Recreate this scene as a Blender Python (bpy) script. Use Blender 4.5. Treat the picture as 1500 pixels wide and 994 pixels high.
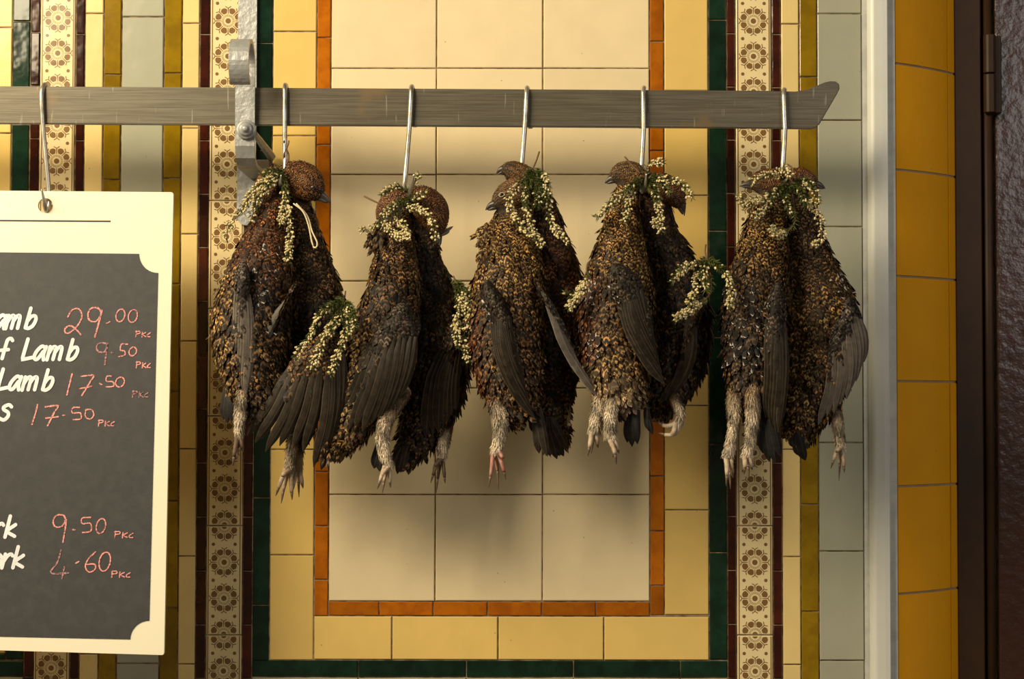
import bpy, bmesh, math, random
import numpy as np
from mathutils import Vector, Matrix

for o in list(bpy.data.objects):
    bpy.data.objects.remove(o)
scn = bpy.context.scene
COL = scn.collection

# ------------------------------------------------------------------ camera
FPX, DIST, ZC = 2600.0, 2.55, 1.62
PITCH, ROLL = math.atan(0.0338), 0.0018
_f = Vector((0, math.cos(PITCH), math.sin(PITCH)))
_r0 = Vector((1, 0, 0))
_u0 = Vector((0, -math.sin(PITCH), math.cos(PITCH)))
_r = _r0 * math.cos(ROLL) + _u0 * math.sin(ROLL)
_u = _u0 * math.cos(ROLL) - _r0 * math.sin(ROLL)
CAM = Vector((0, -DIST, ZC))
cd = bpy.data.cameras.new('camera')
cd.sensor_width = 36.0
cd.lens = 36.0 * FPX / 1500.0
cam = bpy.data.objects.new('camera', cd)
m = Matrix((( _r.x, _u.x, -_f.x, CAM.x), (_r.y, _u.y, -_f.y, CAM.y), (_r.z, _u.z, -_f.z, CAM.z), (0, 0, 0, 1)))
cam.matrix_world = m
COL.objects.link(cam)
scn.camera = cam

# ------------------------------------------------------------------ light and exposure
w = bpy.data.worlds.new('world')
scn.world = w
w.use_nodes = True
bg = w.node_tree.nodes['Background']
bg.inputs[0].default_value = (1.0, 0.80, 0.50, 1)
bg.inputs[1].default_value = 0.065

def area(name, loc, target, sx, sy, power, col):
    l = bpy.data.lights.new(name, 'AREA')
    l.shape = 'RECTANGLE'; l.size = sx; l.size_y = sy
    l.energy = power; l.color = col
    o = bpy.data.objects.new(name, l)
    o.location = loc
    d = Vector(target) - Vector(loc)
    o.rotation_euler = d.to_track_quat('-Z', 'Y').to_euler()
    COL.objects.link(o)
    return o

area('shop_lamp', (-1.98, -1.60, ZC + 1.24), (0.1, 0.0, ZC - 0.05), 2.2, 0.62, 60.0, (1.0, 0.83, 0.55))
area('ceiling_strip', (-1.60, -2.0, ZC + 1.60), (0.2, 0.0, ZC + 0.0), 1.0, 0.45, 25.0, (1.0, 0.86, 0.62))
area('shop_window', (2.30, -3.0, ZC + 1.0), (0.5, 0.0, ZC - 0.05), 1.3, 1.2, 15.0, (1.0, 0.97, 0.93))

vs = scn.view_settings
vs.view_transform = 'Standard'
vs.look = 'None'
vs.exposure = 0.55
vs.gamma = 1.0
vs.use_curve_mapping = False

# ------------------------------------------------------------------ helpers
RNG = np.random.default_rng(7)
random.seed(7)

def ray(px, py):
    return _f * FPX + _r * (px - 750.0) - _u * (py - 497.0)

def P(px, py, dep=0.0):
    d = ray(px, py)
    t = (DIST - dep) / d.y
    return CAM + d * t

def MPP(dep):
    return (DIST - dep) / FPX

def link(ob, parent=None):
    COL.objects.link(ob)
    if parent is not None:
        ob.parent = parent
    return ob

def empty(name, loc, label=None, cat=None, group=None):
    o = bpy.data.objects.new(name, None)
    o.location = loc
    o.empty_display_size = 0.02
    COL.objects.link(o)
    tag(o, label, cat, group)
    return o

def tag(o, label=None, cat=None, group=None, kind=None):
    if label: o['label'] = label
    if cat: o['category'] = cat
    if group: o['group'] = group
    if kind: o['kind'] = kind
    return o

def put(name, mesh, mat, parent=None):
    """mesh is in world coordinates; a child is shifted to its parent's origin"""
    if mat is not None:
        for mm in (mat if isinstance(mat, (list, tuple)) else [mat]):
            mesh.materials.append(mm)
    ob = bpy.data.objects.new(name, mesh)
    link(ob, parent)
    if parent is not None:
        loc = parent.location.copy()
        pp = parent.parent
        while pp is not None:
            loc = loc + pp.location
            pp = pp.parent
        mesh.transform(Matrix.Translation(-loc))
    return ob

def pymesh(name, v, f, smooth=False):
    me = bpy.data.meshes.new(name)
    me.from_pydata([tuple(x) for x in v], [], f)
    me.update()
    if smooth:
        me.polygons.foreach_set('use_smooth', [True] * len(me.polygons))
    return me

def npmesh(name, v, quads, smooth=True):
    me = bpy.data.meshes.new(name)
    n = len(v); q = len(quads); k = quads.shape[1]
    me.vertices.add(n)
    me.vertices.foreach_set('co', np.asarray(v, dtype=np.float32).ravel())
    me.loops.add(q * k)
    me.loops.foreach_set('vertex_index', quads.astype(np.int32).ravel())
    me.polygons.add(q)
    me.polygons.foreach_set('loop_start', np.arange(q, dtype=np.int32) * k)
    me.polygons.foreach_set('loop_total', np.full(q, k, dtype=np.int32))
    me.update(calc_edges=True)
    if smooth:
        me.polygons.foreach_set('use_smooth', np.ones(q, dtype=bool))
    return me

def box_mesh(name, lo, hi, bevel=0.0, seg=2):
    bm = bmesh.new()
    bmesh.ops.create_cube(bm, size=1.0)
    for v in bm.verts:
        v.co = Vector(((lo[i] + hi[i]) / 2 + v.co[i] * (hi[i] - lo[i]) for i in range(3)))
    if bevel > 0:
        bmesh.ops.bevel(bm, geom=bm.edges[:], offset=bevel, segments=seg, affect='EDGES', profile=0.5)
    me = bpy.data.meshes.new(name)
    bm.to_mesh(me); bm.free()
    return me

def catmull(pts, n):
    p = np.array(pts, dtype=float)
    k = len(p)
    if k == 2:
        s = np.linspace(0, 1, n)[:, None]
        return p[0] * (1 - s) + p[1] * s
    q = np.vstack([2 * p[0] - p[1], p, 2 * p[-1] - p[-2]])
    seg = np.linalg.norm(np.diff(p[:, :2], axis=0), axis=1) + 1e-9
    cum = np.concatenate([[0], np.cumsum(seg)]); cum /= cum[-1]
    out = []
    for s in np.linspace(0, 1, n):
        i = min(max(int(np.searchsorted(cum, s, side='right')) - 1, 0), k - 2)
        t = (s - cum[i]) / (cum[i + 1] - cum[i])
        a, b, c, d = q[i], q[i + 1], q[i + 2], q[i + 3]
        out.append(0.5 * ((2 * b) + (-a + c) * t + (2 * a - 5 * b + 4 * c - d) * t * t + (-a + 3 * b - 3 * c + d) * t ** 3))
    return np.array(out)

def tube_geo(pts, rad, sides=8, caps=True):
    pts = [Vector(p) for p in pts]
    n = len(pts)
    if not hasattr(rad, '__len__'):
        rad = [rad] * n
    tang = []
    for i in range(n):
        a = pts[max(i - 1, 0)]; b = pts[min(i + 1, n - 1)]
        tang.append((b - a).normalized())
    ref = Vector((0, 1, 0)) if abs(tang[0].y) < 0.9 else Vector((1, 0, 0))
    u = (ref - tang[0] * ref.dot(tang[0])).normalized()
    V = []; F = []
    for i in range(n):
        u = (u - tang[i] * u.dot(tang[i])).normalized()
        w_ = tang[i].cross(u)
        for j in range(sides):
            a = 2 * math.pi * j / sides
            V.append(pts[i] + (u * math.cos(a) + w_ * math.sin(a)) * rad[i])
    for i in range(n - 1):
        for j in range(sides):
            k = (j + 1) % sides
            F.append((i * sides + j, i * sides + k, (i + 1) * sides + k, (i + 1) * sides + j))
    if caps:
        F.append(tuple(reversed(range(sides))))
        F.append(tuple((n - 1) * sides + j for j in range(sides)))
    return V, F

def merge(geos):
    V = []; F = []
    for v, f in geos:
        o = len(V)
        V += list(v)
        F += [tuple(i + o for i in x) for x in f]
    return V, F

# ------------------------------------------------------------------ materials
def mat(name):
    mt = bpy.data.materials.new(name)
    mt.use_nodes = True
    nt = mt.node_tree
    b = nt.nodes['Principled BSDF']
    return mt, nt, b

def N(nt, t, **kw):
    n = nt.nodes.new(t)
    for k, v in kw.items():
        setattr(n, k, v)
    return n

def mathn(nt, op, a, b=None, clamp=False):
    n = nt.nodes.new('ShaderNodeMath'); n.operation = op; n.use_clamp = clamp
    for i, x in enumerate((a, b)):
        if x is None: continue
        if isinstance(x, (int, float)): n.inputs[i].default_value = x
        else: nt.links.new(x, n.inputs[i])
    return n.outputs[0]

def mixc(nt, fac, a, b):
    n = nt.nodes.new('ShaderNodeMix'); n.data_type = 'RGBA'
    for s, x in ((n.inputs[0], fac), (n.inputs[6], a), (n.inputs[7], b)):
        if isinstance(x, (int, float)): s.default_value = x
        elif isinstance(x, tuple): s.default_value = (x + (1,)) if len(x) == 3 else x
        else: nt.links.new(x, s)
    return n.outputs[2]

def ramp(nt, src, p0, p1):
    n = nt.nodes.new('ShaderNodeMapRange')
    n.interpolation_type = 'SMOOTHSTEP'
    n.inputs[1].default_value = p0; n.inputs[2].default_value = p1
    nt.links.new(src, n.inputs[0])
    return n.outputs[0]

def noise(nt, vec, scale, detail=3.0, rough=0.5):
    n = nt.nodes.new('ShaderNodeTexNoise')
    n.inputs['Scale'].default_value = scale
    n.inputs['Detail'].default_value = detail
    n.inputs['Roughness'].default_value = rough
    if vec is not None: nt.links.new(vec, n.inputs['Vector'])
    return n.outputs[0]

def bump(nt, h, strength, dist, b):
    n = nt.nodes.new('ShaderNodeBump')
    n.inputs['Strength'].default_value = strength
    n.inputs['Distance'].default_value = dist
    nt.links.new(h, n.inputs['Height'])
    nt.links.new(n.outputs[0], b.inputs['Normal'])

def glaze(name, col, vary=0.12, rough=0.16, mottled=0.0, col2=None, specks=0.5, wob=0.25, coat=0.0):
    mt, nt, b = mat(name)
    tc = N(nt, 'ShaderNodeTexCoord'); vec = tc.outputs['Object']
    oi = N(nt, 'ShaderNodeObjectInfo')
    geo = N(nt, 'ShaderNodeNewGeometry')
    pos = geo.outputs['Position']
    # value variation from tile to tile
    v = mathn(nt, 'ADD', mathn(nt, 'MULTIPLY', mathn(nt, 'SUBTRACT', oi.outputs['Random'], 0.5), vary * 2), 1.0)
    n1 = noise(nt, pos, 22.0, 4.0)
    v = mathn(nt, 'MULTIPLY', v, mathn(nt, 'ADD', mathn(nt, 'MULTIPLY', n1, 0.16), 0.92))
    base = col if col2 is None else mixc(nt, ramp(nt, noise(nt, pos, 30.0, 5.0, 0.6), 0.35, 0.68), col, col2)
    sp = nt.nodes.new('ShaderNodeVectorMath'); sp.operation = 'SCALE'
    if isinstance(base, tuple): sp.inputs[0].default_value = base
    else: nt.links.new(base, sp.inputs[0])
    nt.links.new(v, sp.inputs['Scale'])
    c = sp.outputs[0]
    if specks > 0:
        vo = N(nt, 'ShaderNodeTexVoronoi'); vo.inputs['Scale'].default_value = 55.0
        nt.links.new(pos, vo.inputs['Vector'])
        pick = ramp(nt, noise(nt, pos, 31.0, 1.0), 0.56, 0.60)
        s = mathn(nt, 'MULTIPLY', mathn(nt, 'SUBTRACT', 1.0, ramp(nt, vo.outputs['Distance'], 0.035, 0.075)), pick)
        c = mixc(nt, mathn(nt, 'MULTIPLY', s, specks), c, (0.10, 0.06, 0.03))
    nt.links.new(c, b.inputs['Base Color'])
    b.inputs['Roughness'].default_value = rough
    b.inputs['IOR'].default_value = 1.5
    h = noise(nt, pos, 34.0, 2.0)
    bump(nt, h, wob, 0.0016, b)
    return mt

M = {}
M['cream'] = glaze('cream_glaze', (0.80, 0.665, 0.42), 0.04, 0.22)
M['yellow'] = glaze('yellow_glaze', (0.74, 0.52, 0.165), 0.06, 0.20)
M['narrow'] = glaze('pale_yellow_glaze', (0.77, 0.585, 0.245), 0.05, 0.2)
M['orange'] = glaze('orange_glaze', (0.44, 0.130, 0.004), 0.22, 0.12, col2=(0.31, 0.080, 0.003), specks=0.2)
M['green'] = glaze('green_glaze', (0.004, 0.017, 0.009), 0.3, 0.09, col2=(0.008, 0.032, 0.018), specks=0.15)
M['maroon'] = glaze('maroon_glaze', (0.028, 0.006, 0.004), 0.45, 0.09, col2=(0.055, 0.010, 0.005), specks=0.2)
M['olive'] = glaze('olive_glaze', (0.27, 0.165, 0.004), 0.12, 0.10, col2=(0.20, 0.115, 0.003), specks=0.3)
M['grey'] = glaze('grey_glaze', (0.385, 0.385, 0.295), 0.05, 0.18, specks=0.3)
M['deco'] = glaze('ivory_glaze', (0.80, 0.66, 0.37), 0.03, 0.16, specks=0.2)
M['print'] = glaze('brown_print', (0.215, 0.115, 0.042), 0.05, 0.2, specks=0.0)
M['amber'] = glaze('amber_glaze', (0.82, 0.37, 0.008), 0.05, 0.13, specks=0.4)

mt, nt, b = mat('grout')
geo = N(nt, 'ShaderNodeNewGeometry')
c = mixc(nt, ramp(nt, noise(nt, geo.outputs['Position'], 60.0, 4.0), 0.35, 0.65), (0.10, 0.065, 0.03), (0.30, 0.22, 0.13))
nt.links.new(c, b.inputs['Base Color']); b.inputs['Roughness'].default_value = 0.9
M['grout'] = mt

def paint(name, col, rough=0.4, bscale=60.0, bstr=0.2, bdist=0.001, metallic=0.0, col2=None, nscale=40.0):
    mt, nt, b = mat(name)
    geo = N(nt, 'ShaderNodeNewGeometry'); pos = geo.outputs['Position']
    c2 = col2 if col2 else tuple(x * 0.8 for x in col)
    nt.links.new(mixc(nt, ramp(nt, noise(nt, pos, nscale, 5.0, 0.6), 0.35, 0.7), col, c2), b.inputs['Base Color'])
    b.inputs['Roughness'].default_value = rough
    b.inputs['Metallic'].default_value = metallic
    bump(nt, noise(nt, pos, bscale, 3.0), bstr, bdist, b)
    return mt

M['grout_pale'] = paint('pale_grout', (0.36, 0.28, 0.17), 0.9, 120.0, 0.3)
M['white_paint'] = paint('white_gloss_paint', (0.66, 0.67, 0.63), 0.35, 30.0, 0.15, col2=(0.61, 0.61, 0.56), nscale=8.0)
M['trim_grey'] = paint('grey_edge_paint', (0.58, 0.59, 0.54), 0.4)
M['brown_paint'] = paint('brown_gloss_paint', (0.040, 0.018, 0.007), 0.5, 120.0, 0.12, 0.0008)
M['brown_paint'].node_tree.nodes['Principled BSDF'].inputs['Specular IOR Level'].default_value = 0.25
M['door_paint'] = paint('wrinkled_brown_paint', (0.045, 0.018, 0.012), 0.26, 70.0, 0.45, 0.003)
M['silver'] = paint('silver_paint', (0.40, 0.41, 0.41), 0.42, 120.0, 0.5, 0.002, 0.35, (0.32, 0.325, 0.32))
M['board_cream'] = paint('cream_board_paint', (0.87, 0.82, 0.65), 0.45, 50.0, 0.05, col2=(0.86, 0.80, 0.62), nscale=6.0)
M['blackboard'] = paint('blackboard_paint', (0.038, 0.039, 0.042), 0.55, 300.0, 0.1, 0.0005, col2=(0.050, 0.050, 0.052), nscale=70.0)
M['lettering'] = paint('white_lettering', (0.86, 0.88, 0.92), 0.5, 90.0, 0.05)
M['string'] = paint('white_string', (0.78, 0.66, 0.42), 0.7, 400.0, 0.3)
M['twine'] = paint('brown_twine', (0.14, 0.07, 0.04), 0.8, 400.0, 0.3)
M['wood_block'] = paint('old_wood', (0.16, 0.12, 0.08), 0.8, 90.0, 0.5, 0.002)

# brushed steel with scratches along and across the bar
mt, nt, b = mat('brushed_steel')
tc = N(nt, 'ShaderNodeTexCoord')
mp = N(nt, 'ShaderNodeMapping'); mp.inputs['Scale'].default_value = (3.0, 40.0, 160.0)
nt.links.new(tc.outputs['Object'], mp.inputs[0])
n1 = noise(nt, mp.outputs[0], 4.0, 6.0, 0.65)
mp2 = N(nt, 'ShaderNodeMapping'); mp2.inputs['Scale'].default_value = (110.0, 20.0, 9.0); mp2.inputs['Rotation'].default_value = (0, 0.22, 0)
nt.links.new(tc.outputs['Object'], mp2.inputs[0])
sc = ramp(nt, noise(nt, mp2.outputs[0], 2.2, 3.0), 0.66, 0.74)
c = mixc(nt, ramp(nt, n1, 0.3, 0.7), (0.098, 0.083, 0.057), (0.170, 0.152, 0.115))
c = mixc(nt, ramp(nt, noise(nt, tc.outputs['Object'], 9.0, 4.0), 0.60, 0.72), c, (0.19, 0.135, 0.075))
c = mixc(nt, mathn(nt, 'MULTIPLY', sc, 0.30), c, (0.55, 0.53, 0.47))
nt.links.new(c, b.inputs['Base Color'])
b.inputs['Metallic'].default_value = 0.45
b.inputs['Roughness'].default_value = 0.42
bump(nt, n1, 0.15, 0.0005, b)
M['steel'] = mt
mt, nt, b = mat('hook_steel')
geo = N(nt, 'ShaderNodeNewGeometry')
nt.links.new(mixc(nt, ramp(nt, noise(nt, geo.outputs['Position'], 55.0, 4.0), 0.4, 0.7), (0.50, 0.47, 0.41), (0.30, 0.27, 0.22)), b.inputs['Base Color'])
b.inputs['Metallic'].default_value = 0.75; b.inputs['Roughness'].default_value = 0.3
M['hook'] = mt

# chalk: broken pink strokes over the board
mt, nt, b = mat('pink_chalk')
geo = N(nt, 'ShaderNodeNewGeometry')
k = ramp(nt, noise(nt, geo.outputs['Position'], 520.0, 2.0), 0.33, 0.55)
nt.links.new(mixc(nt, k, (0.26, 0.09, 0.09), (0.85, 0.36, 0.34)), b.inputs['Base Color'])
b.inputs['Roughness'].default_value = 0.9
M['chalk'] = mt
mt, nt, b = mat('faint_chalk')
geo = N(nt, 'ShaderNodeNewGeometry')
k = ramp(nt, noise(nt, geo.outputs['Position'], 420.0, 2.0), 0.35, 0.65)
nt.links.new(mixc(nt, k, (0.10, 0.065, 0.065), (0.52, 0.26, 0.28)), b.inputs['Base Color'])
b.inputs['Roughness'].default_value = 0.9
M['chalk_faint'] = mt

# small body feathers: barred, colours come from per-feather attributes
def feather_material(name, rough=0.50, spec=0.20):
    mt, nt, b = mat(name)
    a1 = N(nt, 'ShaderNodeAttribute', attribute_name='flight')
    a2 = N(nt, 'ShaderNodeAttribute', attribute_name='fbase')
    uv = N(nt, 'ShaderNodeUVMap'); uv.uv_map = 'UVMap'
    sx = N(nt, 'ShaderNodeSeparateXYZ'); nt.links.new(uv.outputs[0], sx.inputs[0])
    u = mathn(nt, 'ABSOLUTE', mathn(nt, 'SUBTRACT', sx.outputs[0], 0.5))
    v = sx.outputs[1]
    geo = N(nt, 'ShaderNodeNewGeometry')
    nz = noise(nt, geo.outputs['Position'], 260.0, 3.0)
    freq = mathn(nt, 'MULTIPLY', a1.outputs['Alpha'], 6.2832)
    ph = mathn(nt, 'ADD', mathn(nt, 'MULTIPLY', mathn(nt, 'ADD', v, mathn(nt, 'MULTIPLY', u, -0.35)), freq), mathn(nt, 'MULTIPLY', nz, 4.0))
    bar = ramp(nt, mathn(nt, 'SINE', ph), 0.25, 0.75)
    fr = mathn(nt, 'MULTIPLY', ramp(nt, mathn(nt, 'ADD', v, mathn(nt, 'MULTIPLY', mathn(nt, 'MULTIPLY', u, u), 0.6)), 0.90, 0.99), a2.outputs['Alpha'])
    fac = mathn(nt, 'MAXIMUM', bar, fr)
    c = mixc(nt, fac, a2.outputs['Color'], a1.outputs['Color'])
    nt.links.new(c, b.inputs['Base Color'])
    b.inputs['Roughness'].default_value = rough
    b.inputs['Specular IOR Level'].default_value = spec
        # fine barbs
    wv = mathn(nt, 'SINE', mathn(nt, 'ADD', mathn(nt, 'MULTIPLY', v, 70.0), mathn(nt, 'MULTIPLY', u, -60.0)))
    bump(nt, wv, 0.25, 0.0003, b)
    return mt
M['plumage'] = feather_material('barred_plumage')
M['fluff'] = feather_material('leg_fluff', 0.8, 0.1)

def blade_material(name, c0, c1, edge, rach):
    mt, nt, b = mat(name)
    uv = N(nt, 'ShaderNodeUVMap'); uv.uv_map = 'UVMap'
    sx = N(nt, 'ShaderNodeSeparateXYZ'); nt.links.new(uv.outputs[0], sx.inputs[0])
    us = mathn(nt, 'SUBTRACT', sx.outputs[0], 0.5)
    u = mathn(nt, 'ABSOLUTE', us); v = sx.outputs[1]
    oi = N(nt, 'ShaderNodeObjectInfo')
    geo = N(nt, 'ShaderNodeNewGeometry')
    nz = noise(nt, geo.outputs['Position'], 120.0, 4.0)
    c = mixc(nt, ramp(nt, nz, 0.3, 0.7), c0, c1)
    c = mixc(nt, mathn(nt, 'MULTIPLY', ramp(nt, mathn(nt, 'ADD', u, mathn(nt, 'MULTIPLY', nz, 0.1)), 0.46, 0.54), 0.7), c, edge)
    c = mixc(nt, mathn(nt, 'MULTIPLY', mathn(nt, 'SUBTRACT', 1.0, ramp(nt, u, 0.02, 0.05)), 0.8), c, rach)
    c = mixc(nt, mathn(nt, 'MULTIPLY', oi.outputs['Random'], 0.35), c, c0)
    nt.links.new(c, b.inputs['Base Color'])
    b.inputs['Roughness'].default_value = 0.42
    b.inputs['Specular IOR Level'].default_value = 0.25
    wv = mathn(nt, 'SINE', mathn(nt, 'ADD', mathn(nt, 'MULTIPLY', v, 260.0), mathn(nt, 'MULTIPLY', u, -90.0)))
    bump(nt, wv, 0.3, 0.0004, b)
    return mt
M['quill'] = blade_material('flight_feather_brown', (0.016, 0.011, 0.007), (0.036, 0.026, 0.017), (0.11, 0.085, 0.055), (0.09, 0.068, 0.045))
M['quill_grey'] = blade_material('flight_feather_grey', (0.095, 0.078, 0.064), (0.15, 0.125, 0.105), (0.36, 0.31, 0.26), (0.26, 0.22, 0.18))
M['quill_black'] = blade_material('tail_feather_black', (0.010, 0.009, 0.009), (0.022, 0.019, 0.017), (0.05, 0.045, 0.04), (0.04, 0.035, 0.03))

M['skin'] = paint('bird_underlayer', (0.014, 0.008, 0.004), 0.8, 300.0, 0.5, 0.002, col2=(0.035, 0.019, 0.008), nscale=150.0)
M['leg_skin'] = paint('leg_underlayer', (0.42, 0.33, 0.24), 0.8, 300.0, 0.5, 0.001, col2=(0.26, 0.18, 0.12), nscale=120.0)
M['beak'] = paint('dark_horn_beak', (0.045, 0.038, 0.034), 0.35, 90.0, 0.1, col2=(0.075, 0.062, 0.052))
M['claw'] = paint('brown_horn_claw', (0.16, 0.11, 0.075), 0.4, 90.0, 0.1)
M['toe_pale'] = paint('pale_toe', (0.52, 0.42, 0.31), 0.7, 250.0, 0.6, 0.0015, col2=(0.34, 0.23, 0.15), nscale=130.0)
M['toe_red'] = paint('reddish_toe', (0.45, 0.26, 0.20), 0.7, 250.0, 0.6, 0.0015, col2=(0.34, 0.08, 0.07), nscale=70.0)
M['toe_dark'] = paint('dark_toe', (0.12, 0.075, 0.045), 0.7, 250.0, 0.6, 0.0015)
M['eye'] = paint('dark_eye', (0.012, 0.009, 0.007), 0.12, 50.0, 0.0)
M['eyelid'] = paint('pale_eyelid', (0.55, 0.46, 0.36), 0.6, 200.0, 0.2)
M['stem'] = paint('heather_stem', (0.16, 0.085, 0.045), 0.8, 200.0, 0.3)
M['needle'] = paint('heather_leaf', (0.105, 0.120, 0.022), 0.6, 200.0, 0.1, col2=(0.055, 0.075, 0.014), nscale=160.0)
M['bell'] = paint('heather_flower', (0.74, 0.64, 0.38), 0.6, 200.0, 0.1, col2=(0.48, 0.38, 0.15), nscale=190.0)

# ------------------------------------------------------------------ wall and tiles
def X(px_top, px_bot):
    return (P(px_top, 0).x + P(px_bot, 994).x) / 2

wall_x0, wall_x1 = X(-548, -566), X(1314, 1316)
wall_z0, wall_z1 = P(750, 1345).z, P(750, -355).z
wall = put('wall_back', box_mesh('wall_back', (wall_x0, 0.0022, 0.0), (wall_x1, 0.12, wall_z1)), M['grout'])
wall['kind'] = 'structure'

floor = put('floor', box_mesh('floor', (-2.2, -4.2, -0.05), (2.2, 0.3, 0.0)), paint('floor_stone', (0.20, 0.17, 0.13), 0.6))
floor['kind'] = 'structure'
GAP = 0.0009
def tile(x0, x1, z0, z1, material, parent=wall, gap=GAP):
    x0 += gap; x1 -= gap; z0 += gap; z1 -= gap
    c = min(0.0011, (x1 - x0) / 5, (z1 - z0) / 5)
    if z1 - z0 < 0.003: return None
    pr = random.uniform(-0.0004, 0.0004)
    cx, cz = (x0 + x1) / 2, (z0 + z1) / 2
    hx, hz = (x1 - x0) / 2, (z1 - z0) / 2
    tx = random.uniform(-0.010, 0.010) * hx; tz = random.uniform(-0.006, 0.006) * hz
    v = []
    for (y, i) in ((0.006, 0), (0.0010, 0), (0.0, c)):
        for sx, sz in ((-1, -1), (1, -1), (1, 1), (-1, 1)):
            yy = y + (pr + tx * sx + tz * sz if y < 0.005 else 0)
            v.append((cx + sx * (hx - i), yy, cz + sz * (hz - i)))
    f = [(8, 9, 10, 11)]
    for k in range(2):
        for j in range(4):
            a = k * 4 + j; b_ = k * 4 + (j + 1) % 4
            f.append((a, b_, b_ + 4, a + 4))
    me = pymesh('tile', [Vector(q) - Vector((cx, 0, cz)) for q in v], f)
    me.materials.append(material)
    o = bpy.data.objects.new('tile', me)
    COL.objects.link(o); o.parent = parent
    o.location = Vector((cx, 0, cz)) - parent.location
    return o

def ext(js, pitch, lo=-340, hi=1330):
    js = list(js)
    while js[0] > lo: js.insert(0, js[0] - pitch)
    while js[-1] < hi: js.append(js[-1] + pitch)
    return js

def column(xt0, xt1, xb0, xb1, joints, material):
    x0, x1 = X(xt0, xb0), X(xt1, xb1)
    xm = (xt0 + xt1 + xb0 + xb1) / 4
    out = []
    for a, b_ in zip(joints[:-1], joints[1:]):
        z1, z0 = P(xm, a).z, P(xm, b_).z
        out.append(tile(x0, x1, z0, z1, material))
    return [o for o in out if o]

def fill(a, b_, n):
    return [a + (b_ - a) * i / n for i in range(n + 1)]

mar = ext([50, 128, 205.6, 284, 362, 441, 520, 599, 678, 757, 836, 915], 78.5)
nar = ext([34, 187.5, 342.5, 499, 656.8, 814, 972], 155)
oli = ext([109, 263, 417.6, 575, 735, 892], 156)
gry = ext([20, 176, 332, 490, 648, 807, 967], 156)
dec = ext([-22, 135, 293.5, 451.5, 608.8, 769.5, 929.5], 158)
# left set
column(-236, -75, -250, -86, ext([99, 255, 411, 568, 724, 880], 156, hi=1330), M['cream'])
column(-392, -236, -408, -250, ext([99, 255, 411, 568, 724, 880], 156, hi=1330), M['cream'])
column(-548, -392, -566, -408, ext([99, 255, 411, 568, 724, 880], 156, hi=1330), M['cream'])
column(-75, -56, -86, -66, ext([55, 134, 212, 291, 370, 450, 530, 610, 690, 770, 849, 902], 79, hi=902), M['orange'])
column(-56, 18.5, -66, 8, ext([40, 195, 349, 503, 658, 812, 957], 155, hi=957), M['yellow'])
column(18.5, 45, 8, 34, ext([31, 182, 340, 498, 655, 811, 966], 155, hi=966), M['green'])
column(45.5, 59.5, 34.5, 48.5, [j - 3 for j in mar], M['maroon'])
deco_tiles = []
def deco_col(a, b_, c_, d, js):
    for i, o in enumerate(column(a, b_, c_, d, js, M['deco'])):
        deco_tiles.append(o)
deco_col(59.5, 111, 48.5, 101.5, [j - 4.5 for j in dec])
column(111.5, 125.5, 102, 114.5, mar, M['maroon'])
column(125.5, 152.5, 115, 143, [j - 14.5 for j in nar], M['narrow'])
column(152.5, 178.5, 143.5, 169.5, oli, M['olive'])
column(178.5, 241.5, 170, 231.5, [j + 4.5 for j in gry], M['grey'])
column(241.5, 267, 232, 259.5, [j - 2 for j in oli], M['olive'])
column(267, 293.5, 260, 285, nar, M['narrow'])
column(293.5, 308.5, 285, 300, mar, M['maroon'])
deco_col(308.5, 361, 300, 353.5, dec)
column(361, 375.5, 353.5, 368, mar, M['maroon'])
column(375.5, 399.5, 368, 394.5, ext([63, 220, 340, 414, 571, 728.7, 886, 967.5], 156, hi=967), M['green'])
# framed panel
yl = ext([46, 198.5, 352, 505, 658, 812.5, 967], 153, hi=967)
column(399.5, 464.8, 394.7, 458.8, yl, M['yellow'])
orl = ext([55, 134, 212, 291, 370, 450, 530, 610, 690.6, 770, 849, 902], 79, hi=902)
column(464.8, 484.8, 459, 481, orl, M['orange'])
rows = ext([100, 255.5, 411.5, 568, 724, 880.5], 156, hi=880)
for a, b_ in (((484.8, 639.5), (481, 637)), ((639.5, 795), (637, 794.6)), ((795, 951.8), (794.6, 951.8))):
    column(a[0], a[1], b_[0], b_[1], rows, M['cream'])
column(951.8, 972.3, 951.8, 973.8, ext([60.7, 140, 220.5, 300, 379, 458, 538, 617, 697, 777.5, 857.5, 901], 79, hi=901), M['orange'])
column(972.3, 1038, 973.8, 1038.6, ext([133, 286, 440, 593.5, 746.5, 900.5], 153, hi=900), M['yellow'])
zt, zb = P(700, 880.5).z, P(700, 902).z
xs = [X(484.8, 481)] + [P(q, 890).x for q in (555.5, 634.5, 714, 793.5, 873)] + [X(951.8, 951.8)]
for a, b_ in zip(xs[:-1], xs[1:]): tile(a, b_, zb, zt, M['orange'])
zt, zb = P(700, 902).z, P(700, 966.5).z
xs = [X(464.8, 459)] + [P(q, 935).x for q in (574, 729.5, 884.5)] + [X(1038, 1038.6)]
for a, b_ in zip(xs[:-1], xs[1:]): tile(a, b_, zb, zt, M['yellow'])
zt, zb = P(700, 966.5).z, P(700, 992).z
xs = [X(375.5, 368)] + [P(q, 980).x for q in (524.5, 683, 840, 996.5)] + [X(1064, 1066)]
for a, b_ in zip(xs[:-1], xs[1:]): tile(a, b_, zb, zt, M['green'])
lows = [zb, P(700, 1150).z, P(700, 1330).z]
def low_rows(a, b_):
    for za, zc_ in zip(lows[:-1], lows[1:]): tile(a, b_, zc_, za, M['grey'])
for a, b_ in zip(xs[:-1], xs[1:]): low_rows(a, b_)
xs = [X(-75, -86), X(45, 34)]
for a, b_ in zip(xs[:-1], xs[1:]):
    tile(a, b_, zb, P(10, 966.5).z, M['green']); low_rows(a, b_)
xs = [X(-75, -86), X(18.5, 8)]
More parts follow.
